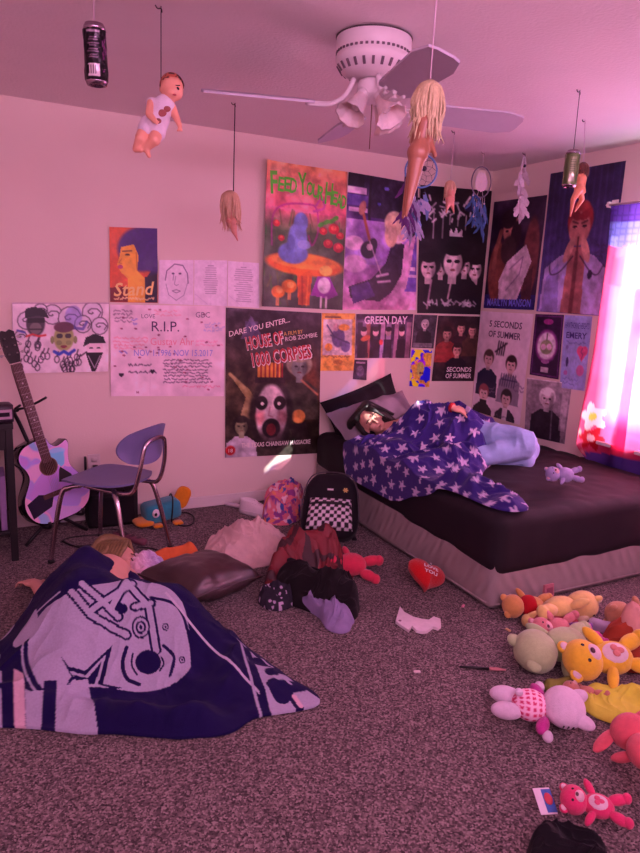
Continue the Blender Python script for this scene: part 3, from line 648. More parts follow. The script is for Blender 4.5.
# --- dark band poster with five pale faces
P = Paint(61, 96, (22, 14, 24), 0.7); P.noise(12, 0.1, 3)
sw = (236, 226, 236)
for k in range(34):
    x = rng.uniform(6, 54); y = rng.uniform(10, 26); P.line([(x, y), (x+rng.uniform(-5, 5), y+rng.uniform(-5, 3))], rng.uniform(0.7, 1.8), sw)
for x in (12, 20, 26, 33, 40, 48): P.line([(x, 20), (x, 20+rng.uniform(6, 22))], 0.9, sw, 0.8)
P.poly([(26, 36), (27, 30), (30, 34), (32, 29), (34, 34), (37, 30), (38, 36)], sw); P.ell(42, 14, 4, 3, (40, 30, 80))
for (x, y, hh, hw) in ((52, 60, 17, 1.35), (42, 58, 14, 1.3), (20, 59, 15, 1.4), (9, 60, 18, 1.5), (31, 55, 24, 1.25)):
    P.person(x, y, hh, (232, 206, 212), (18, 10, 18), (24, 16, 26), hw)
    for e in (-1, 1): P.ell(x+e*hh*0.15, y, hh*0.11, hh*0.06, (16, 8, 16))
P.line([(12, 70), (9, 92)], 1.6, (190, 150, 170)); P.line([(31, 66), (28, 84)], 1.6, (220, 190, 200))
for k in range(40):
    x = rng.uniform(8, 54); P.line([(x, 87+rng.uniform(-2.5, 3)), (x+rng.uniform(-6, 6), 88+rng.uniform(-2, 2))], 0.9, sw)
sheet('band_poster', 'black band poster with five pale faces and a white dripping scrawl', 'poster', cb((420, 185), (491.5, 191), (479.5, 314.5), (416.5, 313)), P, NB, seed=9, wavy=0.002)
# --- horror film poster
P = Paint(68, 102, (70, 58, 44), 0.6); P.grad((60, 48, 66), (96, 80, 52), 0, 55); P.grad((96, 80, 52), (50, 42, 34), 55, 102); P.noise(34, 0.07, 6); P.rect(0, 0, 68, 102, (20, 14, 16), 0.25)
P.poly([(10, 20), (17, 4), (26, 20)], (120, 110, 150), 0.7); P.rect(13, 8, 22, 18, (90, 84, 120), 0.6); P.ell(58, 50, 9, 22, (150, 70, 30), a=0.5, soft=0.9)
P.poly([(4, 46), (16, 54), (20, 60), (20, 76), (10, 74), (14, 60)], (160, 140, 90)); P.ell(18, 49, 3, 4, (70, 50, 40)); P.line([(20, 58), (29, 50)], 2.2, (150, 130, 90)); P.line([(3, 44), (16, 56)], 2.2, (170, 150, 100))
P.person(52, 38, 16, (150, 160, 150), (170, 160, 130), (60, 56, 44), 1.5); P.person(11, 80, 12, (150, 150, 110), (40, 30, 26), (190, 180, 190), 1.3); P.ell(52, 74, 5, 5, (206, 130, 60)); P.poly([(46, 80), (58, 78), (60, 90), (48, 92)], (40, 26, 26)); P.line([(54, 48), (66, 58)], 1.4, (190, 130, 90))
P.ell(32, 72, 16, 25, (24, 16, 16), a=0.85); P.ell(32, 72, 11, 21, (226, 206, 206)); P.ell(24, 74, 3.4, 5, (206, 110, 110), a=0.7, soft=0.8); P.ell(40, 74, 3.4, 5, (206, 110, 110), a=0.7, soft=0.8); P.ell(32, 88, 10, 7, (60, 44, 46), a=0.8, soft=0.7); P.ell(40, 70, 4, 18, (90, 70, 80), a=0.5, soft=0.9); P.ell(25, 64, 4.4, 5, (30, 18, 22)); P.ell(38, 64, 4.4, 5, (30, 18, 22)); P.ell(25.5, 64.5, 1.2, 1.2, (230, 220, 210)); P.ell(37.5, 64.5, 1.2, 1.2, (230, 220, 210)); P.line([(31, 67), (30, 73), (33, 74)], 1, (180, 130, 140)); P.ell(32, 82, 6.5, 7, (26, 14, 18)); P.ell(32, 83, 3.4, 4.5, (110, 30, 36))
P.rect(20, 45, 42, 50, (44, 26, 30))
for k in range(6): P.rect(22+k*3, 36, 23.5+k*3, 46, (224, 150, 60)); P.rect(23.6+k*3, 36, 24.9+k*3, 46, (150, 30, 36))
P.ell(3.6, 97, 3.4, 3.4, (216, 40, 50))
rd = (186, 44, 50); wh = (238, 226, 220)
P.noise(20, 0.25, 8)
sheet('film_poster', 'dark horror film poster with a pale face and tilted red title lettering', 'poster', cb((225.6, 307.5), (321, 313), (318.5, 453), (224.7, 457.5)), P, NB,
      [('DARE YOU ENTER...', 23, 11.5, 3.6, wh, -0.27, 44, 0.2, 0.01), ('HOUSE OF', 26.8, 20.8, 9.5, wh, -0.2, 26.8, 0, 0.05), ('HOUSE OF', 26.5, 20.5, 9, rd, -0.2, 26, 0, 0.02), ('1000 CORPSES', 39.4, 30.8, 10.5, wh, -0.17, 44, 0, 0.05), ('1000 CORPSES', 39, 30.4, 9.8, rd, -0.17, 43, 0, 0.02),
       ('A FILM BY', 47, 14.5, 2.6, (226, 190, 90), -0.17, 14), ('ROB ZOMBIE', 53, 17.2, 3, wh, -0.17, 24), ('THE TEXAS CHAINSAW MASSACRE', 36, 93.2, 3.3, wh, -0.02, 50, 0, 0.02), ('18', 3.6, 97, 2.6, wh)], seed=10, wavy=0.002)
# --- small posters below
P = Paint(36, 58, (240, 176, 70), 0.7); P.rect(2, 6, 33, 42, (214, 196, 190)); P.rect(3, 3, 20, 4.4, (120, 80, 60)); P.noise(14, 0.2, 5)
P.ell(18, 24, 7, 10, (96, 84, 130)); P.ell(15, 14, 3, 4, (190, 150, 150)); P.ell(24, 14, 6, 3.4, (246, 170, 60)); P.ell(8, 34, 4, 4, (240, 160, 50)); P.ell(26, 33, 5, 6, (110, 100, 150)); P.line([(10, 22), (30, 30)], 1.6, (70, 60, 100)); P.line([(6, 12), (14, 24)], 1.4, (60, 50, 90)); P.ell(18, 49, 5, 2.6, (200, 130, 50)); P.scrib(4, 43.5, 32, 1, 0.8, (110, 70, 60), 3)
sheet('gig_poster', 'small yellow gig poster with grey figures beside the film poster', 'poster', cb((321.6, 313), (355, 313.4), (354, 370.7), (320, 370.7)), P, NB, seed=11)
P = Paint(58, 44, (60, 40, 70), 0.7); P.noise(60, 0.12, 5)
for x, c_ in ((4, (30, 20, 34)), (12, (190, 110, 90)), (20, (60, 44, 70)), (27, (236, 190, 220)), (33, (200, 170, 210)), (41, (230, 170, 200)), (48, (40, 26, 40)), (54, (190, 140, 160))): P.rect(x-2, 8, x+2.6, 44, c_, 0.75)
for x in (8, 20, 33, 47): P.ell(x, 18, 3, 4, (220, 180, 180)); P.ell(x, 15, 3.2, 2.6, (36, 20, 30)); P.poly([(x-5, 44), (x-4, 25), (x+4, 25), (x+5, 44)], (26, 18, 30), 0.8)
P.ell(10, 24, 5, 2.6, (220, 110, 60), rot=-0.4); P.ell(26, 28, 2, 3, (226, 70, 70))
sheet('band_poster', 'wide dark band poster lettered GREEN DAY above a small black card', 'poster', cb((356, 314), (413, 314), (409.5, 358), (354.5, 358)), P, NB, [('GREEN DAY', 30, 6, 8, (246, 230, 240), 0, 44, 0, 0.02)], seed=12)
P = Paint(14, 21, (50, 44, 60), 0.6); P.ell(7, 12, 4, 6, (110, 100, 120)); P.rect(2, 2, 12, 4, (170, 150, 170)); P.noise(14, 0.4, 2)
sheet('photo_card', 'tiny black and grey picture card below the wide band poster', 'card', cb((354, 359.5), (367, 360), (366, 380), (352.5, 379)), P, NB, seed=13)
P = Paint(24, 34, (60, 56, 66), 0.6); P.noise(22, 0.2, 3); P.person(12, 10, 9, (216, 200, 200), (190, 180, 180), (34, 28, 36)); P.rect(1, 29, 22, 33, (190, 180, 190), 0.6)
sheet('magazine_poster', 'small black and white poster of a blond figure in a dark jacket', 'poster', cb((414, 314.5), (437, 315.2), (433, 348.4), (411.2, 347.5)), P, NB, seed=14)
P = Paint(22, 38, (240, 190, 70), 0.6); P.noise(90, 0.14, 8, (170, 90, 190)); P.noise(70, 0.1, 3, (236, 110, 120)); P.ell(11, 20, 4, 8, (190, 196, 90)); P.ell(11, 24, 1.4, 1.4, (90, 60, 90)); P.ell(13.5, 24, 1.2, 1.2, (90, 60, 90))
sheet('psychedelic_poster', 'small yellow and purple swirl poster low on the wall', 'poster', cb((411.2, 349.4), (431.7, 350.2), (428.8, 387), (409, 386)), P, NB, seed=15)
P = Paint(44, 66, (40, 22, 30), 0.7); P.noise(22, 0.12, 4); P.ell(10, 28, 9, 20, (120, 40, 44), a=0.6, soft=0.8); P.ell(38, 20, 6, 10, (90, 50, 40), a=0.7)
for (x, y, hh, c_) in ((25, 12, 11, (60, 30, 40)), (37, 14, 11, (80, 50, 40)), (11, 18, 12, (150, 50, 50)), (23, 34, 12, (26, 18, 30))): P.person(x, y, hh, (206, 150, 140), (50, 28, 30), c_)
sheet('band_poster', 'dark red band poster of four young figures, SECONDS OF SUMMER across the bottom', 'poster', cb((437.9, 315.5), (480, 316.5), (473.3, 381), (431.2, 381)), P, NB, [('SECONDS', 27, 54, 5, (240, 224, 226), 0, 26, 0, 0.02), ('OF SUMMER', 27, 60.5, 5, (240, 224, 226), 0, 27, 0, 0.02)], seed=16)
# --- right wall
P = Paint(61, 92, (52, 34, 62), 0.7); P.noise(24, 0.06, 7); P.rect(0, 80, 61, 92, (40, 34, 110)); P.ell(12, 60, 10, 26, (130, 70, 60)); P.ell(50, 50, 9, 34, (120, 66, 66)); P.ell(24, 24, 9, 12, (196, 130, 120)); P.ell(21, 16, 9, 8, (40, 22, 30)); P.ell(31, 30, 6, 12, (44, 24, 34)); P.ell(24, 42, 9, 12, (70, 44, 50)); P.line([(13, 26), (9, 40), (8, 56)], 5, (150, 90, 80))
P.poly([(24, 52), (44, 38), (52, 52), (40, 84), (18, 84), (16, 68)], (220, 200, 214)); P.line([(28, 58), (42, 48), (40, 62), (26, 76)], 1, (150, 120, 160)); P.poly([(46, 66), (54, 56), (56, 84), (44, 86)], (80, 44, 50)); P.ell(20, 26, 2, 1.2, (30, 16, 24)); P.ell(27, 26, 2, 1.2, (30, 16, 24))
sheet('singer_poster', 'dark poster of a reclining figure in white, blue strip lettered MARILYN MANSON', 'poster', cr((494.7, 202), (548, 195), (534.5, 310), (484, 308)), P, NR, [('MARILYN MANSON', 30.5, 86.5, 6.5, (120, 120, 230), 0, 52, 0, 0.02)], seed=17)
P = Paint(61, 94, (64, 52, 110), 0.7); P.grad((40, 32, 74), (90, 80, 150), 0, 94)
for k in range(26): P.rect(k*2.4, 0, k*2.4+1.1, 94, (30, 24, 60) if k % 2 else (110, 100, 170), 0.18)
P.poly([(2, 94), (4, 64), (16, 56), (30, 52), (46, 56), (58, 66), (61, 94)], (178, 160, 214)); P.poly([(4, 94), (6, 70), (16, 60), (20, 94)], (140, 126, 190)); P.poly([(24, 50), (38, 50), (40, 94), (22, 94)], (176, 110, 110)); P.line([(31, 54), (31, 94)], 3.4, (120, 66, 70)); P.ell(44, 68, 2, 3, (40, 24, 60))
P.ell(31, 33, 10.6, 12.5, (156, 48, 56)); P.ell(31, 24, 7, 4, (186, 70, 72), a=0.7); P.ell(31, 38.5, 8.8, 11, (200, 130, 124)); P.ell(27, 29.5, 5, 3, (150, 44, 54), rot=0.5); P.ell(35, 29.5, 5, 3, (150, 44, 54), rot=-0.5); P.ell(24, 52, 3, 9, (210, 150, 140), rot=0.4); P.ell(38, 52, 3, 9, (210, 150, 140), rot=-0.4); P.line([(31, 44), (31, 58)], 1.4, (90, 40, 50))
for e in (-1, 1): P.ell(31+e*4, 37, 2, 0.9, (50, 20, 30)); P.line([(31+e*1.6, 35), (31+e*6, 33.6)], 1, (80, 30, 36))
P.line(spline([(8, 62), (10, 68), (18, 66), (28, 56)], 6), 0.8, (50, 30, 60)); P.line(spline([(54, 62), (50, 68), (44, 66), (34, 56)], 6), 0.8, (50, 30, 60)); P.scrib(46, 50, 56, 3, 0.6, (60, 40, 80), 4)
sheet('portrait_poster', 'tall indigo poster of a red-haired figure with hands pressed together', 'poster', [np.array(q) for q in ((0, -0.605, 2.35), (0, -1.215, 2.35), (0, -1.215, 1.41), (0, -0.612, 1.412))], P, NR, seed=18, wavy=0.002)
P = Paint(58, 88, (240, 224, 234), 0.7)
for (x, y, c_, hr) in ((15, 40, (36, 34, 70), (90, 66, 60)), (41, 42, (150, 140, 160), (60, 40, 44)), (13, 70, (40, 30, 40), (150, 70, 80)), (40, 70, (56, 46, 60), (44, 30, 36))): P.person(x, y, 13.5, (226, 190, 190), hr, c_, shadow=False)
for k in range(7): P.line([(32+k*2.6, 50), (31+k*2.6, 60)], 0.9, (60, 50, 90)); 
P.rect(32, 54, 50, 55, (60, 50, 90), 0.7); P.rect(9, 76, 17, 86, (30, 22, 30)); P.rect(37, 78, 43, 88, (236, 220, 228))
for k in range(4): P.line([(25+k*2.4, 24+k*0.4), (24+k*2.4, 35)], 1.4, (40, 26, 46))
P.line([(22, 33), (34, 25)], 1.4, (40, 26, 46)); P.scrib(46, 58, 56, 2, 0.6, (120, 100, 140), 3); P.scrib(30, 86, 50, 1, 0.6, (110, 90, 120), 4); P.scrib(18, 64, 26, 2, 0.5, (150, 130, 160), 5)
sheet('band_poster', 'white poster with four small portraits and tally mark, 5 SECONDS OF SUMMER', 'poster', cr((481.3, 311), (534.3, 314), (520, 425), (472, 410)), P, NR, [('5 SECONDS', 30, 10, 5.5, (90, 70, 100), 0.0, 36, 0, 0.02), ('OF SUMMER', 30, 18.5, 5.5, (90, 70, 100), 0.0, 36, 0, 0.02)], seed=19, grain=0.04)
P = Paint(30, 52, (46, 20, 66), 0.6); P.rect(1.2, 1.2, 28.8, 50.8, (96, 40, 110)); P.rect(2, 2, 28, 50, (44, 18, 60)); P.ell(15, 26, 11.5, 13.5, (140, 50, 140)); P.ell(15, 26, 9.6, 11.4, (226, 214, 226)); P.ell(15, 27, 6.5, 6, (150, 160, 120)); P.ell(12, 27, 2.6, 2.6, (226, 190, 210)); P.ell(18, 26.5, 2.6, 2.6, (226, 190, 210)); P.line([(15, 21), (15, 16)], 0.9, (60, 60, 50)); P.ell(15, 6, 5, 2.4, (170, 60, 150)); P.rect(11, 44, 19, 48, (190, 180, 190)); P.ell(15, 39, 4, 1.8, (170, 110, 170)); P.noise(10, 0.3, 2)
sheet('emblem_poster', 'small dark purple poster with a white oval emblem', 'poster', cr((536, 314), (564.5, 315), (559, 379.5), (530, 374.5)), P, NR, seed=20, grain=0.1)
P = Paint(32, 60, (160, 170, 226), 0.6); P.noise(8, 0.1, 2)
pkh = (226, 90, 140)
P.ell(22, 28, 4, 4, pkh); P.ell(27, 28, 4, 4, pkh); P.poly([(18.2, 29), (30.8, 29), (24.5, 37)], pkh); P.line([(24.5, 26), (23, 29), (25.5, 31), (24, 35)], 0.8, (130, 60, 120)); P.ell(24, 44, 4.5, 4.5, (206, 90, 150), a=0.8); P.ell(7, 38, 1.6, 4, (60, 50, 110)); P.ell(6, 26, 1.4, 1.8, (130, 120, 190)); P.scrib(3, 22, 29, 1, 0.5, (90, 90, 160), 2); P.scrib(3, 52, 20, 2, 0.5, (110, 110, 180), 3); P.ell(6, 47, 2.4, 2, (190, 110, 190))
sheet('tour_poster', 'pale blue tour poster with pink hearts partly behind the curtain', 'poster', cr((565.2, 315), (593, 316.5), (585, 391), (560.2, 387.5)), P, NR, [('HAWTHORNE HEIGHTS', 16, 8, 5, (70, 70, 150), 0, 28, 0, 0.01), ('EMERY', 16, 16, 5, (60, 50, 130), 0, 24, 0, 0.02)], seed=21, grain=0.06)
P = Paint(46, 62, (206, 194, 204), 0.7); P.grad((170, 158, 166), (130, 120, 130)); P.person(23, 19, 19, (216, 204, 208), (236, 230, 232), (44, 38, 48)); P.rect(38, 8, 44, 50, (226, 214, 220), 0.5); P.line([(29, 30), (30, 60)], 1.4, (120, 112, 124)); P.rect(0, 0, 46, 1, (240, 226, 232))
sheet('portrait_poster', 'black and white portrait poster of a blond figure in a dark shirt', 'poster', cr((527.5, 377.5), (572.5, 383.5), (565, 444), (525, 435)), P, NR, seed=22)
# ================================================================ school chair
chrome = mat('chair_chrome', (206, 190, 196), 0.22, 1.0, var=0.06)
chs = mat('chair_blue_plastic', (112, 112, 156), 0.5, var=0.08, scale=18, bump=0.15, bscale=300)
black = mat('black_plastic', (22, 18, 22), 0.45, var=0.2)
blackw = mat('black_wood', (24, 19, 23), 0.5, var=0.25, scale=10)
ch = thing('school_chair', 'blue plastic school chair with chrome legs facing the guitar', 'chair', (-2.985, -0.64, 0), (0, 0, math.radians(135)))
# local: faces +x
def shell(name, nu, nv, fn, th, m, parent):
    V = []; F = []
    for s_ in (0, 1):
        for j in range(nv+1):
            for i in range(nu+1):
                p, n = fn(i/nu*2-1, j/nv*2-1); V.append(tuple(Vector(p)+Vector(n)*(th if s_ else 0)))
    k = (nu+1)*(nv+1)
    for j in range(nv):
        for i in range(nu):
            a = j*(nu+1)+i; q = (a, a+1, a+nu+2, a+nu+1); F.append(q[::-1]); F.append(tuple(x+k for x in q))
    rim = [i for i in range(nu+1)]+[j*(nu+1)+nu for j in range(1, nv+1)]+[nv*(nu+1)+i for i in range(nu-1, -1, -1)]+[j*(nu+1) for j in range(nv-1, 0, -1)]
    for a, b in zip(rim, rim[1:]+rim[:1]): F.append((a, b, b+k, a+k))
    return mk(name, V, F, m, parent, angle=50)
def disc_map(u, v, e=0.72):      # square -> rounded square
    x = u*math.sqrt(max(0, 1-e*v*v/2)); y = v*math.sqrt(max(0, 1-e*u*u/2)); return x, y
def seatf(u, v):
    x, y = disc_map(u, v); z = 0.435+0.012*x*x+0.018*y*y-0.03*max(0, x-0.55)**1.5*2+0.02*max(0, -x-0.6)
    return (0.215*x+0.015, 0.20*y*(1+0.06*x), z), (0, 0, 1)
shell('seat', 20, 18, seatf, 0.011, chs, ch)
def backf(u, v):
    x, y = disc_map(u, v, 0.85); h = 0.665+0.10*y; return (-0.24-0.09*(h-0.6)+0.055*x*x-0.02*y*y, 0.215*x*(1+0.05*y), h), (1, 0, 0.2)
shell('backrest', 20, 12, backf, 0.010, chs, ch)
for s_ in (-1, 1):
    y = s_*0.155
    mk('front_leg', *tube(spline([(0.10, y*0.8, 0.425), (0.15, y, 0.415), (0.185, y*1.12, 0.38), (0.22, y*1.28, 0.16), (0.235, y*1.38, 0.012)], 6), 0.0125, 10), chrome, ch)
    mk('rear_leg', *tube(spline([(-0.10, y*0.8, 0.425), (-0.13, y, 0.41), (-0.16, y*1.12, 0.36), (-0.21, y*1.28, 0.15), (-0.235, y*1.36, 0.012)], 6), 0.0125, 10), chrome, ch)
    for fx, fy in ((0.235, 1.38), (-0.235, 1.36)): mk('foot_cap', *lathe([(0.012, 0.0), (0.018, 0.003), (0.018, 0.012), (0.013, 0.02)], 12, T(fx, y*fy, 0.001)), black, ch)
mk('back_tube', *tube(spline([(0.08, 0.12, 0.424), (-0.15, 0.125, 0.415), (-0.22, 0.122, 0.44), (-0.255, 0.118, 0.55), (-0.268, 0.10, 0.655), (-0.272, 0.07, 0.69), (-0.274, 0, 0.70), (-0.272, -0.07, 0.69), (-0.268, -0.10, 0.655), (-0.255, -0.118, 0.55), (-0.22, -0.122, 0.44), (-0.15, -0.125, 0.415), (0.08, -0.12, 0.424)], 6), 0.0115, 10), chrome, ch)
mk('seat_brace', *tube([(0.10, -0.13, 0.424), (0.10, 0.13, 0.424)], 0.009, 8), chrome, ch)
# ================================================================ guitar on stand
def holo_reflections():  # curtain reflection on the iridescent top painted as pink and cyan facets
    m = bpy.data.materials.new('guitar_top_painted_reflections'); m.use_nodes = True; N = m.node_tree.nodes; K = m.node_tree.links; b = N['Principled BSDF']
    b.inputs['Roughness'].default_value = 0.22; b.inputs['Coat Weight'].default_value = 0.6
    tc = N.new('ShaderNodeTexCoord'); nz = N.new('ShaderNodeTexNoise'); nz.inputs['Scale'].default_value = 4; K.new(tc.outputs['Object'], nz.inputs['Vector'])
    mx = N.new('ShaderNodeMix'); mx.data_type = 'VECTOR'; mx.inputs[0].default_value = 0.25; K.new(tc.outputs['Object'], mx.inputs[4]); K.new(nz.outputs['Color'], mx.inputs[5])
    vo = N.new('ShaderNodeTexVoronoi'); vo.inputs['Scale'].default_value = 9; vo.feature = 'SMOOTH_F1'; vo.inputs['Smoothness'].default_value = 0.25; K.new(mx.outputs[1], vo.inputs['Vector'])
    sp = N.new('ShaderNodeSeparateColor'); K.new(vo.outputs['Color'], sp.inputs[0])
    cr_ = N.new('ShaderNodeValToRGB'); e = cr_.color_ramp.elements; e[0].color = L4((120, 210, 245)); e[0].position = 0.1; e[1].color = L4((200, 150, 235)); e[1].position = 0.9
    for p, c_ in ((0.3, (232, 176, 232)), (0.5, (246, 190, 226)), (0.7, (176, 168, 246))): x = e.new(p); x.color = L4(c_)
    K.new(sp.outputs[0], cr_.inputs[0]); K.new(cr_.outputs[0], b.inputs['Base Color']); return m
# local: face toward -y, x right, z up along the neck, body bottom at z=0
gdir = Matrix.Rotation(math.radians(18), 4, 'Z') @ Matrix.Rotation(math.radians(-9), 4, 'X') @ Matrix.Rotation(math.radians(-11.5), 4, 'Y')
GL = Vector((-3.21, -0.30, 0.13))
gt = thing('acoustic_guitar', 'acoustic cutaway guitar, pink reflections painted on its iridescent top, leaning in its stand by the wall', 'guitar', M=T(*GL) @ gdir)
half_l = [(0, 0), (-0.10, 0.006), (-0.165, 0.045), (-0.195, 0.115), (-0.185, 0.185), (-0.145, 0.25), (-0.122, 0.295), (-0.128, 0.345), (-0.148, 0.39), (-0.142, 0.435), (-0.105, 0.472), (-0.05, 0.487), (-0.028, 0.488)]
half_r = [(0.028, 0.488), (0.045, 0.45), (0.075, 0.425), (0.115, 0.432), (0.142, 0.442), (0.150, 0.415), (0.132, 0.36), (0.124, 0.30), (0.145, 0.25), (0.185, 0.185), (0.195, 0.115), (0.165, 0.045), (0.10, 0.006)]
out = [tuple(p) for p in spline(half_l+half_r, 4, True)]
def ring_prism(pts, y0, y1, inset, m, name, parent):
    n = len(pts); c = np.mean(pts, 0); V = []
    for y, k in ((y0+0.006, 1), (y0, 1-inset), (y1, 1-inset), (y1-0.006, 1)):
        for p in pts: q = c+(np.array(p)-c)*k; V.append((q[0], y, q[1]))
    F = [tuple(range(n, 2*n)), tuple(range(3*n-1, 2*n-1, -1))]
    for a, b in ((1, 0), (0, 3), (3, 2)):
        for i in range(n): j = (i+1) % n; F.append((a*n+i, b*n+i, b*n+j, a*n+j))
    return mk(name, V, F, m, parent, angle=40)
ring_prism(out, -0.048, 0.05, 0.02, mat('guitar_black_gloss', (18, 14, 22), 0.2, var=0.1, coat=0.5), 'body', gt)
n = len(out); c0 = np.mean(out, 0); V = [(*(c0+(np.array(p)-c0)*0.965),) for p in out]; Vt = [(x, -0.0495, z) for x, z in V]
tp = mk('soundboard', Vt, [tuple(range(n))], holo_reflections(), gt, smooth=False)
def disk(cx, cz, r0, y, name, m, parent, n=32): return mk(name, [(cx+r0*math.cos(2*PI*k/n), y, cz+r0*math.sin(2*PI*k/n)) for k in range(n)], [tuple(range(n))], m, parent, smooth=False)
disk(0, 0.325, 0.053, -0.0505, 'rosette', mat('rosette', (120, 90, 80), 0.4), gt)
disk(0, 0.325, 0.047, -0.0512, 'sound_hole', mat('sound_hole_wood', (84, 56, 44), 0.8, var=0.3, scale=20), gt)
rose = mat('rosewood', (92, 58, 54), 0.45, var=0.2, scale=30)
mk('bridge', *box((0, -0.054, 0.165), (0.16, 0.009, 0.028), 0.003), rose, gt, smooth=False)
mk('pickguard', *prism([(0.03, 0.22), (0.085, 0.20), (0.12, 0.15), (0.11, 0.24), (0.062, 0.30), (0.05, 0.285)], 0.0015, T(0, -0.0508, 0)), black, gt, smooth=False)
mk('dark_reflection_panel', *prism([(-0.165, 0.07), (-0.05, 0.10), (-0.02, 0.16), (-0.10, 0.19), (-0.175, 0.16)], 0.0015, T(0, -0.0506, 0)), mat('guitar_navy_reflection', (34, 26, 60), 0.25), gt, smooth=False).name = 'painted_dark_patch'  # dark part of the top's reflection painted as a navy patch
mk('neck', *rbox((0, -0.035, 0.66), (0.052, 0.028, 0.52), (0.012, 0.012, 0.004), (4, 4, 12)), rose, gt)
fb = mk('fretboard', *box((0, -0.0535, 0.635), (0.054, 0.007, 0.57), 0.001), mat('fretboard_wood', (110, 76, 74), 0.5, var=0.25, scale=60), gt, smooth=False)
fr = mat('fret_metal', (190, 180, 180), 0.3, 1.0)
for k in range(18): z = 0.92-0.57*(1-2**(-k/12.0))*1.45; mk('fret', *box((0, -0.0575, z), (0.053, 0.002, 0.0025)), fr, fb, smooth=False)
for k in (3, 5, 7, 9, 12): z = 0.92-0.57*(1-2**(-(k-0.5)/12.0))*1.45; disk(0, z, 0.005, -0.0575, 'inlay', mat('inlay', (220, 210, 210), 0.3), fb, 12)
mk('nut', *box((0, -0.056, 0.922), (0.05, 0.009, 0.005)), mat('bone', (220, 205, 195), 0.5), gt, smooth=False)
hs = mk('headstock', *prism([(-0.026, 0.925), (0.026, 0.925), (0.038, 0.97), (0.042, 1.09), (0.02, 1.105), (0, 1.095), (-0.02, 1.105), (-0.042, 1.09), (-0.038, 0.97)], 0.018, T(0, -0.045, 0) @ RX(0)), mat('headstock_black', (28, 20, 26), 0.3, var=0.1), gt, smooth=False)
for s_ in (-1, 1):
    for k in range(3):
        z = 0.975+k*0.042
        mk('tuner_post', *tube([(s_*0.022, -0.054, z), (s_*0.022, -0.066, z)], 0.004, 8), fr, hs)
        mk('tuning_peg', *ell((s_*0.058, -0.045, z), (0.010, 0.004, 0.008), None, 10, 6), fr, hs); mk('peg_shaft', *tube([(s_*0.036, -0.045, z), (s_*0.052, -0.045, z)], 0.0025, 6), fr, hs)
for k in range(6): x = -0.02+k*0.008; mk('string', *tube([(x*1.2, -0.0605, 0.165), (x*0.95, -0.0605, 0.92)], 0.0006, 4), fr, gt)
# stand
gs = thing('guitar_stand', 'black tubular guitar stand under the guitar', 'guitar stand', (-3.26, -0.2, 0))
def wpath(*pts): return [Vector(p) for p in pts]
bk = gt.matrix_world
pt = lambda x, y, z: tuple(ROOTM[gt.name] @ Vector((x, y, z)))
nk = pt(-0.005, 0.05, 0.60)
mk('upright', *tube(spline([pt(0, 0.09, 0.02), pt(0, 0.10, 0.3), pt(-0.02, 0.11, 0.56), pt(-0.045, 0.075, 0.655), pt(-0.05, 0.0, 0.672)], 5), 0.011, 8), black, gs, world=True)
mk('neck_yoke', *tube(spline([pt(-0.055, -0.075, 0.70), pt(-0.06, 0.0, 0.68), pt(0, 0.015, 0.67), pt(0.06, 0.0, 0.68), pt(0.10, -0.06, 0.70)], 5), 0.007, 8), black, gs, world=True)
b0 = Vector(pt(0, 0.09, 0.02))
for s_, tip in ((-1, (-3.41, -0.36)), (1, (-3.06, -0.22)), (0, (-3.2, -0.03))):
    mk('leg', *tube([tuple(b0), (tip[0], tip[1], 0.012)], 0.010, 8), black, gs, world=True); 
for s_ in (-1, 1): mk('cradle_arm', *tube(spline([tuple(b0), pt(s_*0.09, 0.07, -0.012), pt(s_*0.10, -0.02, -0.014), pt(s_*0.10, -0.075, 0.0), pt(s_*0.10, -0.08, 0.03)], 4), 0.009, 8), black, gs, world=True)
# ================================================================ black shelf table
tb = thing('side_table', 'black wooden side table beside the guitar', 'table', (-3.75, -0.33, 0))
mk('table_top', *box((0, 0, 0.735), (0.60, 0.42, 0.03), 0.004), blackw, tb, smooth=False)
mk('apron', *box((0, -0.185, 0.665), (0.54, 0.02, 0.11), 0.002), blackw, tb, smooth=False); mk('shelf', *box((0, 0, 0.155), (0.56, 0.38, 0.02), 0.003), blackw, tb, smooth=False)
for sx in (-1, 1):
    for sy in (-1, 1): mk('leg', *box((sx*0.278, sy*0.188, 0.36), (0.036, 0.036, 0.72), 0.003), blackw, tb, smooth=False)
rd = thing('clock_radio', 'small dark clock radio with pale front on the black table', 'radio', (-3.5, -0.46, 0.751), (0, 0, 0.15))
mk('case', *rbox((0, 0, 0.048), (0.10, 0.12, 0.094), 0.008, (4, 4, 4)), mat('radio_case', (48, 38, 50), 0.4), rd); mk('face_plate', *box((0.0, -0.0605, 0.045), (0.078, 0.003, 0.05), 0.001), mat('radio_face', (190, 160, 180), 0.4), rd, smooth=False); mk('display', *box((0.0, -0.0625, 0.045), (0.055, 0.002, 0.022)), mat('radio_display', (40, 30, 44), 0.2), rd, smooth=False)
for k, (c_, hgt, nm) in enumerate((((150, 120, 170), 0.30, 'pale lavender'), ((60, 44, 60), 0.33, 'dark plum'), ((176, 150, 160), 0.28, 'pale beige'), ((96, 60, 80), 0.31, 'dusky rose'))):
    bk_ = thing('book', nm+' book standing upright on the lower shelf of the black table', 'book', (-3.515-k*0.038, -0.40, 0.166), (0, 0.02*(k % 2), 0))
    m = mat('book_cover_%d' % k, c_, 0.6); mk('cover', *box((0, 0, hgt/2), (0.030, 0.20, hgt), 0.002), m, bk_, smooth=False); mk('pages', *box((0, 0.004, hgt/2), (0.024, 0.202, hgt-0.008)), mat('book_pages', (226, 212, 206), 0.9), bk_, smooth=False)
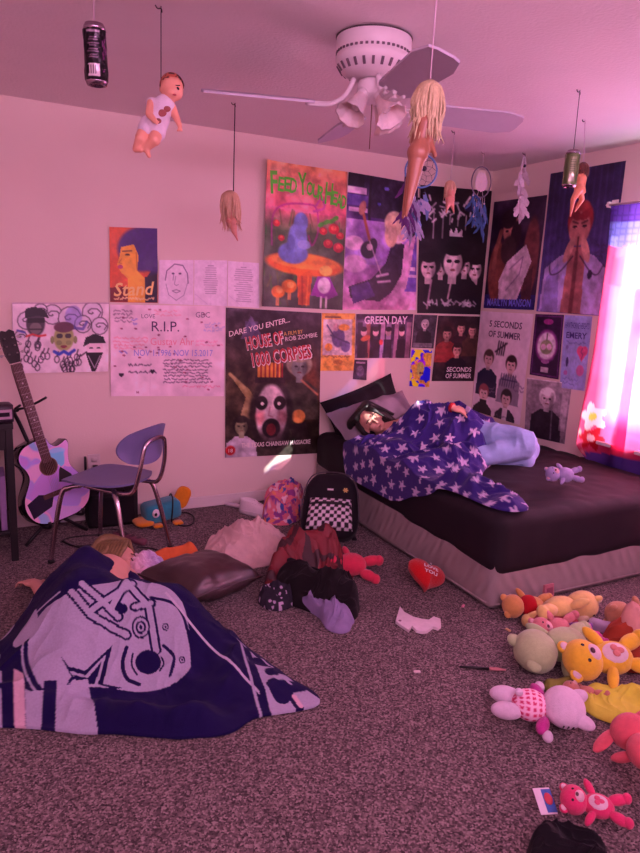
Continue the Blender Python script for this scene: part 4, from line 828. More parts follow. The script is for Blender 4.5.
# ================================================================ amp, outlet, cables, power strip
am = thing('guitar_amplifier', 'small black guitar amplifier against the wall behind the chair', 'amplifier', (-2.90, -0.115, 0))
mk('cabinet', *rbox((0, 0, 0.14), (0.30, 0.17, 0.272), 0.012, (6, 6, 6)), mat('amp_vinyl', (20, 16, 20), 0.7, bump=0.4), am)
mk('grille', *box((0, -0.086, 0.11), (0.25, 0.004, 0.17), 0.001), cloth('grille_cloth', (30, 25, 30)), am, smooth=False); mk('control_panel', *box((0, -0.087, 0.235), (0.26, 0.004, 0.04), 0.001), mat('panel_metal', (60, 52, 60), 0.4, 0.5), am, smooth=False)
for k in range(4): mk('knob', *tube([(-0.09+k*0.05, -0.087, 0.235), (-0.09+k*0.05, -0.102, 0.235)], 0.009, 12), black, am)
ol = thing('wall_outlet', 'white wall outlet with a black plug behind the chair', 'outlet', bw(94, 463)); white = mat('outlet_plastic', (236, 226, 222), 0.4)
mk('cover_plate', *box((0, -0.004, 0), (0.075, 0.008, 0.118), 0.003), white, ol, smooth=False)
for z in (-0.022, 0.022): mk('socket', *rbox((0, -0.009, z), (0.034, 0.004, 0.028), 0.002, (2, 2, 2)), mat('socket_plastic', (216, 205, 202), 0.4), ol)
mk('plug', *rbox((0.004, -0.028, -0.02), (0.032, 0.036, 0.026), 0.004, (3, 3, 3)), black, ol); mk('plug_adapter', *rbox((-0.055, -0.02, 0.0), (0.014, 0.03, 0.10), 0.004, (3, 3, 3)), black, ol)
mk('cord', *tube(spline([(0.004, -0.045, -0.02), (0.01, -0.07, -0.06), (0.0, -0.05, -0.2), (0.02, -0.04, -0.36)], 6), 0.003, 6), black, ol)
def cable(label, pts, r_=0.004, m=black, name='power_cable'):
    return tag(mk(name, *tube(spline([tuple(p) for p in pts], 8), r_, 6), m), label, 'cable')
def fz(px, py, z=0.005): return tuple(fl(px, py, z))
cable('black cable looped on the carpet in front of the guitar stand', [fz(62, 541), fz(75, 546), fz(95, 544), fz(112, 538), fz(96, 535), fz(74, 537), fz(64, 541), fz(84, 549), fz(104, 551)])
cable('black cable running from amplifier to the power strip', [fz(100, 530), fz(112, 529), fz(122, 531), fz(128, 534)])
cable('dark cable trailing past the chair leg to the white cord', [fz(137, 547), fz(150, 548), fz(160, 551), fz(168, 556), fz(160, 560)])
cable('white charging cord coiled beside the orange cloth', [fz(152, 556), fz(157, 553), fz(164, 553), fz(167, 556), fz(161, 558), fz(154, 557), fz(158, 554.5), fz(165, 557)], 0.004, mat('white_cord', (230, 220, 222), 0.5), 'charging_cord')
cable('thin black strap looped on the carpet behind the teal plush', [fz(177, 513), fz(188, 513), fz(194, 517), fz(193, 523), fz(186, 526), fz(178, 525)], 0.005)
ps = thing('power_strip', 'dusky red power strip lying on the carpet under the chair', 'power strip', fl(130, 541), (0, 0, -0.98))
mk('housing', *rbox((0, 0, 0.018), (0.24, 0.045, 0.034), 0.008, (6, 3, 3)), mat('strip_plastic', (120, 70, 86), 0.4), ps)
for k in range(4): mk('socket', *box((-0.085+k*0.05, 0, 0.0355), (0.026, 0.026, 0.002), 0.0), mat('strip_socket', (60, 34, 44), 0.4), ps, smooth=False)
# ================================================================ sleepers and their blankets
skin = mat('skin', (226, 170, 150), 0.55, var=0.08, scale=20, spec=0.4)
def decal_stars(V, N, pts, R, base, colr, seed):
    "five-pointed woven stars placed on the cloth surface"
    r_ = random.Random(seed); col = np.tile(lin(base), (len(V), 1)); cs = lin(colr)
    for c in pts:
        n = N[c]; t = np.cross(n, [0.3, 0.2, 1.0]); t /= np.linalg.norm(t)+1e-9; b = np.cross(n, t); a0 = r_.random()*6.28
        d = V-V[c]; k = np.where((np.abs(d) < R*1.3).all(1))[0]; u = d[k] @ t; v = d[k] @ b; h = d[k] @ n
        an = np.arctan2(v, u)+a0; rr = np.hypot(u, v)/(R*(0.85+0.3*r_.random())); f = np.abs(((an/(2*PI/5)) % 1)-0.5)*2
        edge = 0.40/(np.cos((1-f)*0.63)*1.0)*0+ (0.38+0.62*f**1.6)
        col[k[(rr < edge) & (np.abs(h) < R)]] = cs
    return col
def normals(V, F):
    N = np.zeros_like(V); Q = np.array([f for f in F if len(f) == 4]); a = np.cross(V[Q[:, 2]]-V[Q[:, 0]], V[Q[:, 3]]-V[Q[:, 1]])
    for k in range(4): np.add.at(N, Q[:, k], a)
    return N/(np.linalg.norm(N, axis=1, keepdims=True)+1e-12)
def poisson(V, dist, seed, mask=None):
    r_ = np.random.default_rng(seed); o = r_.permutation(len(V)); out = []; P = np.zeros((0, 3))
    for i in o:
        if mask is not None and not mask[i]: continue
        if len(P) and ((P-V[i])**2).sum(1).min() < dist*dist: continue
        out.append(i); P = np.vstack([P, V[i]])
        if len(out) > 260: break
    return out
def face_head(c, M, s=1.0):
    "skull, jaw, nose, brow, lips, ears as fused volumes; local +x is the face direction, +z the crown"
    def p(x, y, z): return tuple(Vector(c)+(M @ Vector((x*s, y*s, z*s))))
    R3 = M.to_3x3()
    L = [('e', p(-0.012, 0, 0.025), (0.093*s, 0.074*s, 0.092*s), R3), ('e', p(0.02, 0, -0.04), (0.062*s, 0.056*s, 0.072*s), R3), ('e', p(0.055, 0, -0.088), (0.022*s, 0.026*s, 0.018*s), R3)]
    L += [(p(0.082, 0, 0.012), p(0.103, 0, -0.028), 0.008*s, 0.0125*s), (p(0.079, -0.03, 0.022), p(0.079, 0.03, 0.022), 0.009*s, 0.009*s), (p(0.080, -0.017, -0.058), p(0.080, 0.017, -0.058), 0.0065*s, 0.0065*s), (p(0.079, -0.014, -0.068), p(0.079, 0.014, -0.068), 0.007*s, 0.007*s)]
    for e in (-1, 1): L += [('e', p(0.05, e*0.036, -0.025), (0.028*s, 0.024*s, 0.028*s), R3), ('e', p(-0.01, e*0.076, -0.015), (0.018*s, 0.008*s, 0.03*s), R3)]
    return L, p
# ---- bed: pillows
pilg = cloth('grey_pillowcase', (150, 140, 150), scale=12); pilb = cloth('black_pillowcase', (30, 24, 30))
def pillow_mesh(w_, d_, h_, n=26, seed=0, pinch=0.12):
    V = []; F = []
    for s_ in (1, -1):
        for j in range(n+1):
            for i in range(n+1):
                u, v = i/n*2-1, j/n*2-1; x, y = u*(1-pinch*(1-u*u)*0-pinch*0.5*v*v*(1-abs(u)*0)), v*(1-pinch*0.5*u*u)
                x, y = u*(1-pinch*(1-v*v)*0.6*abs(u)), v*(1-pinch*(1-u*u)*0.6*abs(v)); h = ((1-u**4)*(1-v**4))**0.55
                V.append((x*w_/2, y*d_/2, s_*h*h_/2))
    V = np.array(V); V[:, 2] += 0.012*fbm(V[:, 0]*9, V[:, 1]*9, seed, 3)*np.minimum(1, np.abs(V[:, 2])/(h_*0.2))
    k = (n+1)**2
    for s_ in (0, 1):
        for j in range(n):
            for i in range(n):
                a = s_*k+j*(n+1)+i; q = (a, a+1, a+n+2, a+n+1); F.append(q if s_ == 0 else q[::-1])
    rim = [i for i in range(n+1)]+[j*(n+1)+n for j in range(1, n+1)]+[n*(n+1)+i for i in range(n-1, -1, -1)]+[j*(n+1) for j in range(n-1, 0, -1)]
    for a, b in zip(rim, rim[1:]+rim[:1]): F.append((a, a+k, b+k, b))
    return V, F
V, F = pillow_mesh(0.62, 0.40, 0.13, seed=3)
pb = thing('pillow', 'black pillow propped against the wall behind the grey pillow', 'pillow', M=T(-1.09, -0.14, 0.63) @ RY(math.radians(-19)) @ RX(math.radians(70))); mk('pillowcase', V, F, pilb, pb)
V, F = pillow_mesh(0.66, 0.42, 0.15, seed=5)
pg = thing('pillow', 'grey pillow under the sleeper in the star blanket', 'pillow', M=T(-1.07, -0.285, 0.585) @ RY(math.radians(-13)) @ RX(math.radians(38))); mk('pillowcase', V, F, pilg, pg)
c0_ = (-1.08, -0.98)
outl = [(-1.30, -0.56), (-1.48, -0.47), (-1.63, -0.62), (-1.64, -0.92), (-1.60, -1.18), (-1.50, -1.42), (-1.43, -1.62), (-1.415, -1.86), (-1.36, -1.98), (-1.25, -1.955), (-1.22, -1.76), (-1.16, -1.52), (-1.02, -1.36), (-0.86, -1.24), (-0.76, -1.10), (-0.60, -0.98), (-0.42, -0.85), (-0.34, -0.62), (-0.40, -0.38), (-0.66, -0.26), (-0.98, -0.40), (-1.10, -0.54)]
hf0 = bumps([((-1.03, -0.72), (-0.85, -1.02), 0.27, 0.25, 0.20), ((-1.32, -0.66), (-1.28, -0.9), 0.08, 0.10, 0.13), ((-0.78, -0.52), (-0.50, -0.70), 0.24, 0.19, 0.16), ((-1.34, -1.15), (-1.02, -1.22), 0.09, 0.12, 0.13), ((-1.34, -1.5), (-1.30, -1.95), 0.075, 0.06, 0.085), ((-0.95, -0.45), (-0.6, -0.42), 0.20, 0.20, 0.13)])
hf = ridges(hf0, 0.05, 22, 0.9, 4)
def on_blanket(px, py):
    d = ray(px, py)/CF
    for t in np.arange(3.2, 5.4, 0.004):
        q = CLOC+d*t
        if q[2] < BT+0.026+float(hf(np.array([q[0]]), np.array([q[1]]))[0]): return Vector(q)
    return Vector(CLOC+d*4.4)
# ---- sleeper on the bed
HC = dp(372, 422, 4.52)
FM = frame((-0.35, -0.80, 0.30), (-0.62, 0.35, 0.55))
per = thing('person', 'dark-haired person asleep on the bed under a star blanket', 'person', (HC[0], HC[1], BT))
hd, hp = face_head(HC, FM, 0.90)
neck = hp(-0.03, 0, -0.10); ch_ = Vector((-0.98, -0.68, BT+0.13)); hip = Vector((-0.80, -1.02, BT+0.12)); knee = Vector(dp(523, 446, 4.02)); ank = Vector((-0.95, -1.22, BT+0.06))
sh1 = Vector((-1.08, -0.60, BT+0.10)); sh2 = Vector((-0.90, -0.62, BT+0.19))
hnd = on_blanket(452, 411)+Vector((0, 0, 0.022))
body = hd+[(neck, tuple(ch_), 0.05, 0.11), (tuple(ch_), tuple(hip), 0.125, 0.12), (tuple(sh1), tuple(sh2), 0.06, 0.06), (tuple(sh2), (-0.72, -0.72, BT+0.16), 0.045, 0.036), ((-0.72, -0.72, BT+0.16), tuple(hnd), 0.036, 0.024)]
# hand with five fingers resting on the blanket
hx = (on_blanket(474, 417)+Vector((0, 0, 0.02))-hnd).normalized(); hz = Vector((0.0, -0.55, 0.83)); HM = frame(hx, hz)
def hand_parts(c, M, s=1.0, curl=0.35, thumb=1):
    L = [('e', tuple(Vector(c)+M @ Vector((0.045*s, 0, 0))), (0.052*s, 0.042*s, 0.016*s), M.to_3x3())]
    for k, (y, l_) in enumerate(((-0.030, 0.060), (-0.011, 0.072), (0.009, 0.076), (0.028, 0.068))):
        b = Vector((0.085*s, y*s, 0)); d1 = Vector((l_*0.5*s*math.cos(curl*0.5), y*0.25*s, -l_*0.5*s*math.sin(curl*0.5))); d2 = Vector((l_*0.5*s*math.cos(curl*1.4), y*0.1*s, -l_*0.5*s*math.sin(curl*1.4)))
        P0, P1, P2 = [tuple(Vector(c)+M @ q) for q in (b, b+d1, b+d1+d2)]
        L += [(P0, P1, 0.0088*s, 0.008*s), (P1, P2, 0.008*s, 0.0066*s)]
    a, b, d = [tuple(Vector(c)+M @ Vector((x*s, thumb*y*s, z*s))) for x, y, z in ((0.025, 0.035, -0.002), (0.055, 0.062, -0.006), (0.085, 0.072, -0.010))]
    return L+[(a, b, 0.012*s, 0.010*s), (b, d, 0.010*s, 0.0075*s)]
body += hand_parts(hnd, HM, 0.95, 0.4)
flesh('body', body, 0.0055, skin, per, 3, world=True)
jean = cloth('light_blue_jeans', (150, 176, 222), bump=0.9, bscale=28, scale=18)
def jw(V):
    d = V[:, 0]*0.75-V[:, 1]*0.65; s_ = V[:, 0]*0.65+V[:, 1]*0.75
    return 0.014*(1-np.abs(vnoise(d*16+0.6*vnoise(s_*9, V[:, 2]*9, 3), s_*5, 6, V[:, 2]*9)))**3-0.005
flesh('jeans', [(tuple(hip), tuple(knee+Vector((0, 0, 0.015))), 0.135, 0.088), (tuple(hip+Vector((0.10, 0.05, -0.02))), tuple(knee+Vector((0.10, 0.06, -0.05))), 0.11, 0.075), (tuple(knee), tuple(ank), 0.082, 0.06), (tuple(knee+Vector((0.06, 0.03, -0.09))), tuple(ank+Vector((0.1, 0.08, -0.03))), 0.065, 0.05)], 0.009, jean, per, 4, world=True, disp=lambda V: V+np.stack([0*V[:, 0], -0.4*jw(V), jw(V)], -1))
mk('red_wristband', *tube([tuple(hnd-hx*0.012), tuple(hnd+hx*0.006)], [0.031, 0.031], 16), cloth('red_cuff', (200, 50, 60)), per, world=True).name = 'wristband'
# eyes, brows, lips
dark = mat('lash_dark', (50, 30, 30), 0.6)
for e in (-1, 1):
    mk('closed_eyelid', *tube([hp(0.078, e*0.045, 0.004), hp(0.086, e*0.032, -0.002), hp(0.086, e*0.018, 0.001)], 0.0022, 6), dark, per, world=True)
    mk('eyebrow', *tube([hp(0.075, e*0.052, 0.026), hp(0.088, e*0.035, 0.033), hp(0.091, e*0.015, 0.029)], 0.0032, 6), dark, per, world=True)
mk('lips', *tube([hp(0.078, -0.02, -0.062), hp(0.087, 0, -0.060), hp(0.078, 0.02, -0.062)], [0.003, 0.0055, 0.003], 8), mat('lips', (190, 100, 100), 0.5), per, world=True)
hairm = mat('dark_hair', (30, 20, 22), 0.5, var=0.3, scale=80, bump=0.4, bscale=120)
HV = Vector(HC)
g = G()
def lock(pts, r0, r1, n=8): g.add(tube(spline(pts, 5), np.interp(np.linspace(0, 1, (len(pts)-1)*5+1), [0, 0.3, 1], [r0*0.7, r0, r1]), n))
for k in range(34):        # strands from the crown over the skull and down onto the pillow
    a = -1.25+2.5*k/33; rj = random.Random(k); sy = math.sin(a); cyy = math.cos(a)
    s0 = hp(0.0, 0.02*sy, 0.122); s1 = hp(0.02-0.05*(1-cyy)-0.03, 0.078*sy, 0.085*cyy+0.03); s2 = hp(-0.03, 0.102*sy*1.0, 0.0); s3 = hp(-0.055-0.03*rj.random(), 0.125*sy+0.02*rj.random(), -0.08+0.03*rj.random()); s4 = hp(-0.09, 0.15*sy, -0.15-0.06*rj.random())
    lock([s0, s1, s2, s3, s4], 0.024, 0.008)
for k in range(14):
    a = k/13*2-1; rj = random.Random(k+50); lock([hp(0.03, 0.05*a, 0.105), hp(-0.08, 0.10*a, 0.12), hp(-0.125, 0.14*a, 0.04), hp(-0.13, 0.18*a, -0.10)], 0.028, 0.010)
for k in range(5): lock([hp(0.05, 0.03+0.008*k, 0.095), hp(0.088, 0.052+0.004*k, 0.05), hp(0.075, 0.07, -0.01), hp(0.05, 0.085, -0.07)], 0.010, 0.004)
g.mk('hair', hairm, per, world=True)['kind'] = 'stuff'
# ---- star blanket
starb = mat('star_fleece', (255, 255, 255), 0.85, attr=True, var=0.25, scale=50, bump=0.5, bscale=300, sheen=0.15, spec=0.3)
V, F = heap_mesh(c0_, outl, hf, 130, 420, BT+0.012, 14, 11, 0.012, 3.0, 0.012)
xe = BX0-0.004
over = V[:, 0] < xe; dx = xe-V[over, 0]; V[over, 2] = np.maximum(V[over, 2]-dx*1.15*np.clip(dx/0.03, 0, 1), 0.3); V[over, 0] = xe-0.012-dx*0.12
Nn = normals(V, F); sp_ = poisson(V, 0.088, 3, V[:, 2] > BT-0.2); col = decal_stars(V, Nn, sp_, 0.037, (46, 26, 118), (208, 190, 224), 2)
tag(mk('star_blanket', V, F, starb, col=col), 'navy fleece blanket printed with pale stars heaped over the sleeper on the bed', 'blanket')
# small plush on the bed
# ================================================================ sleeper on the floor and football blanket
per2 = thing('person', 'fair-haired person lying on the carpet under the navy football blanket', 'person', (-3.05, -1.05, 0))
H2 = np.array([-3.03, -1.04, 0.115]); F2 = frame((0.82, -0.45, 0.08), (0.25, 0.85, 0.45))
hd2, hp2 = face_head(H2, F2, 0.98)
el = Vector((-3.44, -1.14, 0.10)); hn2 = Vector((-3.40, -0.99, 0.05))
b2 = hd2+[(hp2(-0.03, 0, -0.10), (-3.12, -1.22, 0.13), 0.05, 0.09), ((-3.12, -1.25, 0.14), (-3.25, -1.58, 0.13), 0.12, 0.12), ((-3.02, -1.20, 0.10), (-3.26, -1.24, 0.15), 0.06, 0.06), ((-3.26, -1.26, 0.13), (-3.37, -1.24, 0.07), 0.045, 0.038), ((-3.37, -1.24, 0.07), tuple(hn2), 0.038, 0.028),
           ((-3.25, -1.55, 0.12), (-3.02, -1.66, 0.12), 0.095, 0.06), ((-3.02, -1.66, 0.12), (-3.12, -1.80, 0.06), 0.05, 0.035), ((-3.28, -1.57, 0.09), (-3.12, -1.70, 0.07), 0.08, 0.05), ((-3.12, -1.70, 0.07), (-3.3, -1.76, 0.045), 0.045, 0.032)]
b2 += hand_parts(hn2, frame((-0.35, 0.9, -0.1), (0.1, 0, 1)), 1.0, 0.6, -1)
flesh('body', b2, 0.0065, skin, per2, 3, world=True)
for e in (-1, 1):
    mk('closed_eyelid', *tube([hp2(0.078, e*0.045, 0.004), hp2(0.086, e*0.032, -0.002), hp2(0.086, e*0.018, 0.001)], 0.0024, 6), dark, per2, world=True)
    mk('eyebrow', *tube([hp2(0.075, e*0.052, 0.026), hp2(0.088, e*0.035, 0.033), hp2(0.091, e*0.015, 0.029)], 0.0032, 6), mat('brow_brown', (96, 66, 46), 0.6), per2, world=True)
g = G()
for k in range(36):
    a = -1.35+2.7*k/35; rj = random.Random(k+9); sy = math.sin(a); cyy = math.cos(a)
    lock([hp2(0.03, 0.02*sy, 0.118), hp2(-0.02-0.02*(1-cyy), 0.085*sy, 0.08*cyy+0.03), hp2(-0.04, 0.105*sy, 0.0), hp2(-0.075-0.03*rj.random(), 0.12*sy, -0.07), hp2(-0.11-0.03*rj.random(), 0.13*sy, -0.12-0.06*rj.random())], 0.017, 0.006)
for k in range(14):
    a = k/13*2-1; lock([hp2(0.05, 0.05*a, 0.10), hp2(-0.07, 0.08*a, 0.11), hp2(-0.115, 0.09*a, 0.02), hp2(-0.13, 0.10*a, -0.10)], 0.024, 0.01)
for e in (-1, 1):
    for k in range(9):
        x = -0.085+0.016*k; rj = random.Random(k+70); lock([hp2(x*0.6+0.01, e*0.03, 0.120), hp2(x+0.005, e*0.082, 0.07), hp2(x, e*0.094, 0.01), hp2(x-0.012, e*0.094, -0.05), hp2(x-0.03, e*0.09, -0.10-0.03*rj.random())], 0.015, 0.006)
g.mk('hair', mat('fair_hair', (150, 122, 78), 0.5, var=0.35, scale=80, bump=0.4, bscale=120), per2, world=True)['kind'] = 'stuff'
# blanket geometry
cB = (-3.13, -1.66)
ob = [(-3.0, -1.18), (-2.90, -1.26), (-2.80, -1.40), (-2.73, -1.62), (-2.665, -1.80), (-2.615, -2.0), (-2.53, -2.24), (-2.56, -2.33), (-2.70, -2.30), (-2.84, -2.305), (-2.97, -2.335), (-3.08, -2.27), (-3.2, -2.20), (-3.38, -2.11), (-3.58, -1.99), (-3.78, -1.84), (-3.74, -1.62), (-3.56, -1.42), (-3.42, -1.24), (-3.27, -1.12), (-3.12, -1.12)]
hb = bumps([((-3.25, -1.36), (-3.28, -1.62), 0.30, 0.285, 0.235), ((-3.28, -1.6), (-2.98, -1.72), 0.29, 0.25, 0.23), ((-3.06, -1.26), (-3.2, -1.3), 0.20, 0.27, 0.15), ((-2.95, -1.72), (-2.76, -2.05), 0.17, 0.05, 0.17), ((-3.55, -1.62), (-3.4, -1.85), 0.07, 0.09, 0.16), ((-3.6, -1.86), (-3.3, -2.08), 0.055, 0.06, 0.06), ((-3.3, -2.1), (-2.98, -2.25), 0.05, 0.075, 0.07)])
hb = ridges(hb, 0.024, 13, 2.3, 8)
V, F = heap_mesh(cB, ob, hb, 170, 760, 0.004, 16, 5, 0.012, 2.2, 0.012)
# woven picture: drawn on an inclined plane through the blanket, carried on to the cloth along that plane's normal
pn = Vector((-0.10, -0.72, 0.69)).normalized(); po = Vector((-3.12, -1.72, 0.20)); ex = Vector((0.99, -0.15, 0)).normalized(); ex = (ex-pn*ex.dot(pn)).normalized(); ey = pn.cross(ex)*-1
def pl2(px, py):
    d = Vector(ray(px, py)); t = (po-Vector(CLOC)).dot(pn)/d.dot(pn); q = Vector(CLOC)+d*t-po; return (q.dot(ex), q.dot(ey))
A2 = (V-np.array(po)); U2 = A2 @ np.array(ex); W2 = A2 @ np.array(ey)
class SP(Paint):
    def __init__(s, X, Y, bg): s.X, s.Y = X, Y; s.A = np.zeros(X.shape+(3,))+np.array(bg, float)
    def line(s, pts, wd, col, a=1.0):
        d = np.full(s.X.shape, 1e9)
        for p, q in zip(pts[:-1], pts[1:]): d = np.minimum(d, seg_d(s.X, s.Y, p, q)[0])
        return s.put(d < wd/2, col, a)
nv, gr, pkc = (28, 18, 74), (184, 178, 204), (226, 190, 204)
S = SP(U2, W2, nv); px = lambda *L: [pl2(*p) for p in L]; sc_ = lambda L, n=6: [tuple(p) for p in spline(L, n)]; scl = lambda L, n=6: [tuple(p) for p in spline(L, n, True)]
hel = scl(px((62, 603), (84, 594), (108, 588), (135, 583), (160, 588), (180, 606), (187, 632), (190, 668), (170, 690), (140, 698), (100, 694), (70, 700), (48, 697), (36, 680), (28, 655), (31, 630), (42, 613)))
S.poly(hel, gr)
S.line(sc_(px((57, 601), (36, 618), (27, 645), (30, 672), (44, 698), (60, 703))), 0.012, nv); S.line(sc_(px((60, 597), (31, 616), (23, 645), (26, 674), (40, 702))), 0.008, gr)
S.line(sc_(px((150, 602), (176, 612), (188, 645), (190, 680))), 0.012, nv)
# face-mask bars
for a, b, wd in (((72, 598), (92, 622), 3), ((90, 618), (132, 588), 3), ((82, 590), (118, 622), 3), ((112, 612), (126, 586), 3), ((126, 586), (148, 612), 3), ((148, 612), (155, 655), 3), ((134, 612), (150, 608), 2.6), ((92, 622), (126, 640), 2.6), ((100, 606), (122, 614), 2.2)):
    S.line(px(a, b), 0.040, nv)
for a, b, wd in (((72, 598), (92, 622), 3), ((90, 618), (132, 588), 3), ((82, 590), (118, 622), 3), ((112, 612), (126, 586), 3), ((126, 586), (148, 612), 3), ((148, 612), (155, 655), 3), ((134, 612), (150, 608), 2.6), ((92, 622), (126, 640), 2.6)):
    S.line(px(a, b), 0.022, gr)
for rx_, cc in ((9, nv), (7.2, gr), (5.2, nv), (3.2, gr), (1.6, nv)):
    S.poly(scl(px(*[(140+rx_*math.cos(t), 632+rx_*1.25*math.sin(t)) for t in np.linspace(0, 6.28, 12, endpoint=False)])), cc)
def circ(cx, cy, r_, col_, sq=1.0): S.poly(scl(px(*[(cx+r_*math.cos(t), cy+r_*sq*math.sin(t)) for t in np.linspace(0, 6.28, 14, endpoint=False)])), col_)
circ(147, 667, 12.5, nv); S.line(sc_(px((126, 652), (122, 668), (126, 684), (138, 690))), 0.014, nv); S.line(sc_(px((132, 658), (131, 670), (136, 680))), 0.007, nv); S.line(sc_(px((162, 650), (172, 662), (168, 681))), 0.012, nv); S.line(sc_(px((160, 662), (162, 669), (158, 676))), 0.007, nv)
for q in ((164, 632), (180, 665)): circ(*q, 3.2, nv, 1.2); circ(*q, 2.0, gr, 1.2); circ(*q, 1.0, nv, 1.2)
star = [(62, 662), (70, 672), (86, 676), (112, 650), (103, 690), (122, 694), (98, 700), (92, 716), (80, 700), (66, 695), (72, 682)]
S.poly(px(*star), nv); S.poly(px((70, 676), (86, 681), (106, 659), (98, 690), (110, 694), (80, 692), (70, 690), (76, 684)), gr); S.poly(px((74, 680), (88, 684), (102, 666), (95, 690), (78, 690)), nv)
# plain navy roll over the shoulder and bands at both ends
S.line(sc_(px((165, 598), (208, 650), (232, 678), (262, 722))), 0.010, (206, 196, 216))
fx = lambda p: np.array(fl(*p, 0.01))
S3 = SP(V[:, 0], V[:, 1], (0, 0, 0)); low = V[:, 2] < 0.075
E1 = [fx(q)[:2] for q in ((236, 652), (322, 702), (318, 712), (272, 722), (262, 700))]
m0 = S3.A.copy(); S3.poly([tuple(q) for q in E1], (1, 0, 0)); band = (S3.A[:, 0] > 0.5) & low
S.A[band] = gr
def on_floor(pts, wd, colr):
    T_ = SP(V[:, 0], V[:, 1], (0, 0, 0)); T_.line([tuple(fx(p)[:2]) for p in pts], wd, (1, 1, 1)); S.A[(T_.A[:, 0] > 0.5) & (V[:, 2] < 0.10)] = colr
on_floor([(246, 662), (262, 700), (271, 722)], 0.022, nv); on_floor([(240, 660), (254, 700), (264, 724)], 0.010, gr)
for a, b, wd in (((252, 660), (266, 668), 0.05), ((258, 672), (280, 670), 0.055), ((272, 682), (286, 676), 0.06), ((284, 694), (300, 690), 0.065), ((274, 694), (282, 702), 0.06), ((296, 683), (303, 690), 0.04)): on_floor([a, b], wd, nv)
for a, b in (((262, 667), (272, 673)), ((280, 684), (290, 690))): on_floor([a, b], 0.012, gr)
on_floor([(291, 700), (300, 710)], 0.03, nv); on_floor([(294, 700), (301, 708)], 0.018, pkc)
# left end bands
for x0, x1, cc in ((-3.9, -3.29, gr),):
    S.A[(V[:, 0] < -3.30) & (V[:, 2] < 0.085) & (V[:, 1] < -1.75)] = gr
S.A[(V[:, 0] < -3.44) & (V[:, 1] > -1.72) & (vnoise(V[:, 0]*9, V[:, 1]*9, 4) > -0.1)] = gr
for p, q, wd, cc in (((14, 704), (14, 726), 0.075, nv), ((20, 700), (20, 728), 0.034, pkc), ((52, 702), (48, 730), 0.045, nv), ((60, 704), (58, 732), 0.015, gr)):
    T_ = SP(V[:, 0], V[:, 1], (0, 0, 0)); a, b = fx(p)[:2], fx(q)[:2]; e_ = (a-b); T_.line([tuple(a+e_*0.9), tuple(b-e_*0.5)], wd, (1, 1, 1)); S.A[(T_.A[:, 0] > 0.5) & (V[:, 2] < 0.10) & (V[:, 1] < -1.75)] = cc
wov = mat('woven_throw', (255, 255, 255), 0.9, attr=True, var=0.3, scale=140, bump=0.7, bscale=420, sheen=0.04, spec=0.1)
tag(mk('football_blanket', V, F, wov, col=lin(S.A)), 'navy and grey woven blanket with a football helmet and star spread over the floor sleeper', 'blanket')
# fluffy pillow by the face
V, F = heap_mesh((-2.905, -1.06), [(-2.905+0.115*math.cos(t)*(1+0.12*math.sin(3*t)), -1.06+0.10*math.sin(t)) for t in np.linspace(0, 6.28, 10, endpoint=False)], lambda x, y: 0.15*np.clip(1-((x+2.905)**2+(y+1.06)**2)/0.0145, 0, 1)**0.5, 46, 120, 0.002, 30, 3, 0.02, 9, 0.006)
t_ = np.clip((V[:, 0]+2.95)/0.12, 0, 1)[:, None]; cf = lin((238, 190, 206))*(1-t_)+lin((190, 170, 226))*t_
tag(mk('fluffy_cushion', V, F, mat('fluffy_fur', (255, 255, 255), 1.0, attr=True, var=0.35, scale=120, bump=1.0, bscale=160, sheen=0.8, spec=0.05), col=cf), 'fluffy pink and lavender cushion by the face of floor sleeper', 'cushion')
# ================================================================ things hung from the ceiling
strm = mat('dark_string', (46, 34, 40), 0.8); strw = mat('pale_string', (220, 190, 205), 0.8)
hook_m = mat('hook_metal', (70, 52, 60), 0.4, 0.7)
def hang(root, top, pts, m=strm, r_=0.0016, hook=True):
    top = Vector(top)
    mk('string', *tube([tuple(top)]+[tuple(p) for p in pts], r_, 6), m, root, world=True)
    if hook:
        mk('hook', *tube(spline([(top.x-0.02, top.y, H-0.001), (top.x-0.012, top.y, H-0.010), (top.x, top.y, H-0.008), (top.x+0.003, top.y, H-0.02)], 4), 0.0024, 6), hook_m, root, world=True)
def can(name, label, base, hgt, r0, M, paint, rim):
    t = thing(name, label, 'can', M=T(*base) @ M)
    n, nz = 60, 44; pr = []
    for j in range(nz+1): z = j/nz*(hgt-0.03)+0.012; pr.append((r0, z))
    V, F = lathe(pr, n, caps=False); V = np.array(V); th = np.arctan2(V[:, 1], V[:, 0]); col = paint(th, V[:, 2]/hgt)
    d = 0.0015*vnoise(th*3, V[:, 2]*30, 4)+0.001*vnoise(th*9, V[:, 2]*60, 6); V[:, 0] += np.cos(th)*d; V[:, 1] += np.sin(th)*d
    mk('can_body', V, F, mat('can_print', (255, 255, 255), 0.25, 0.55, attr=True, var=0.15, scale=60), t, col=col)
    mt = mat('can_aluminium', rim, 0.25, 1.0)
    mk('can_bottom', *lathe([(0.008, 0.010), (0.020, 0.004), (0.024, 0.0), (0.027, 0.001), (r0*0.96, 0.009), (r0*1.0, 0.0125)], 40), mt, t)
    lid = mk('can_lid', *lathe([(r0, hgt-0.0185), (r0*0.93, hgt-0.008), (r0*0.82, hgt-0.001), (r0*0.80, hgt), (r0*0.78, hgt-0.003), (0.002, hgt-0.004)], 40), mt, t)
    mk('pull_tab', *rbox((0, 0.004, hgt-0.001), (0.014, 0.024, 0.0018), 0.0008, (3, 3, 1)), mt, lid)
    return t
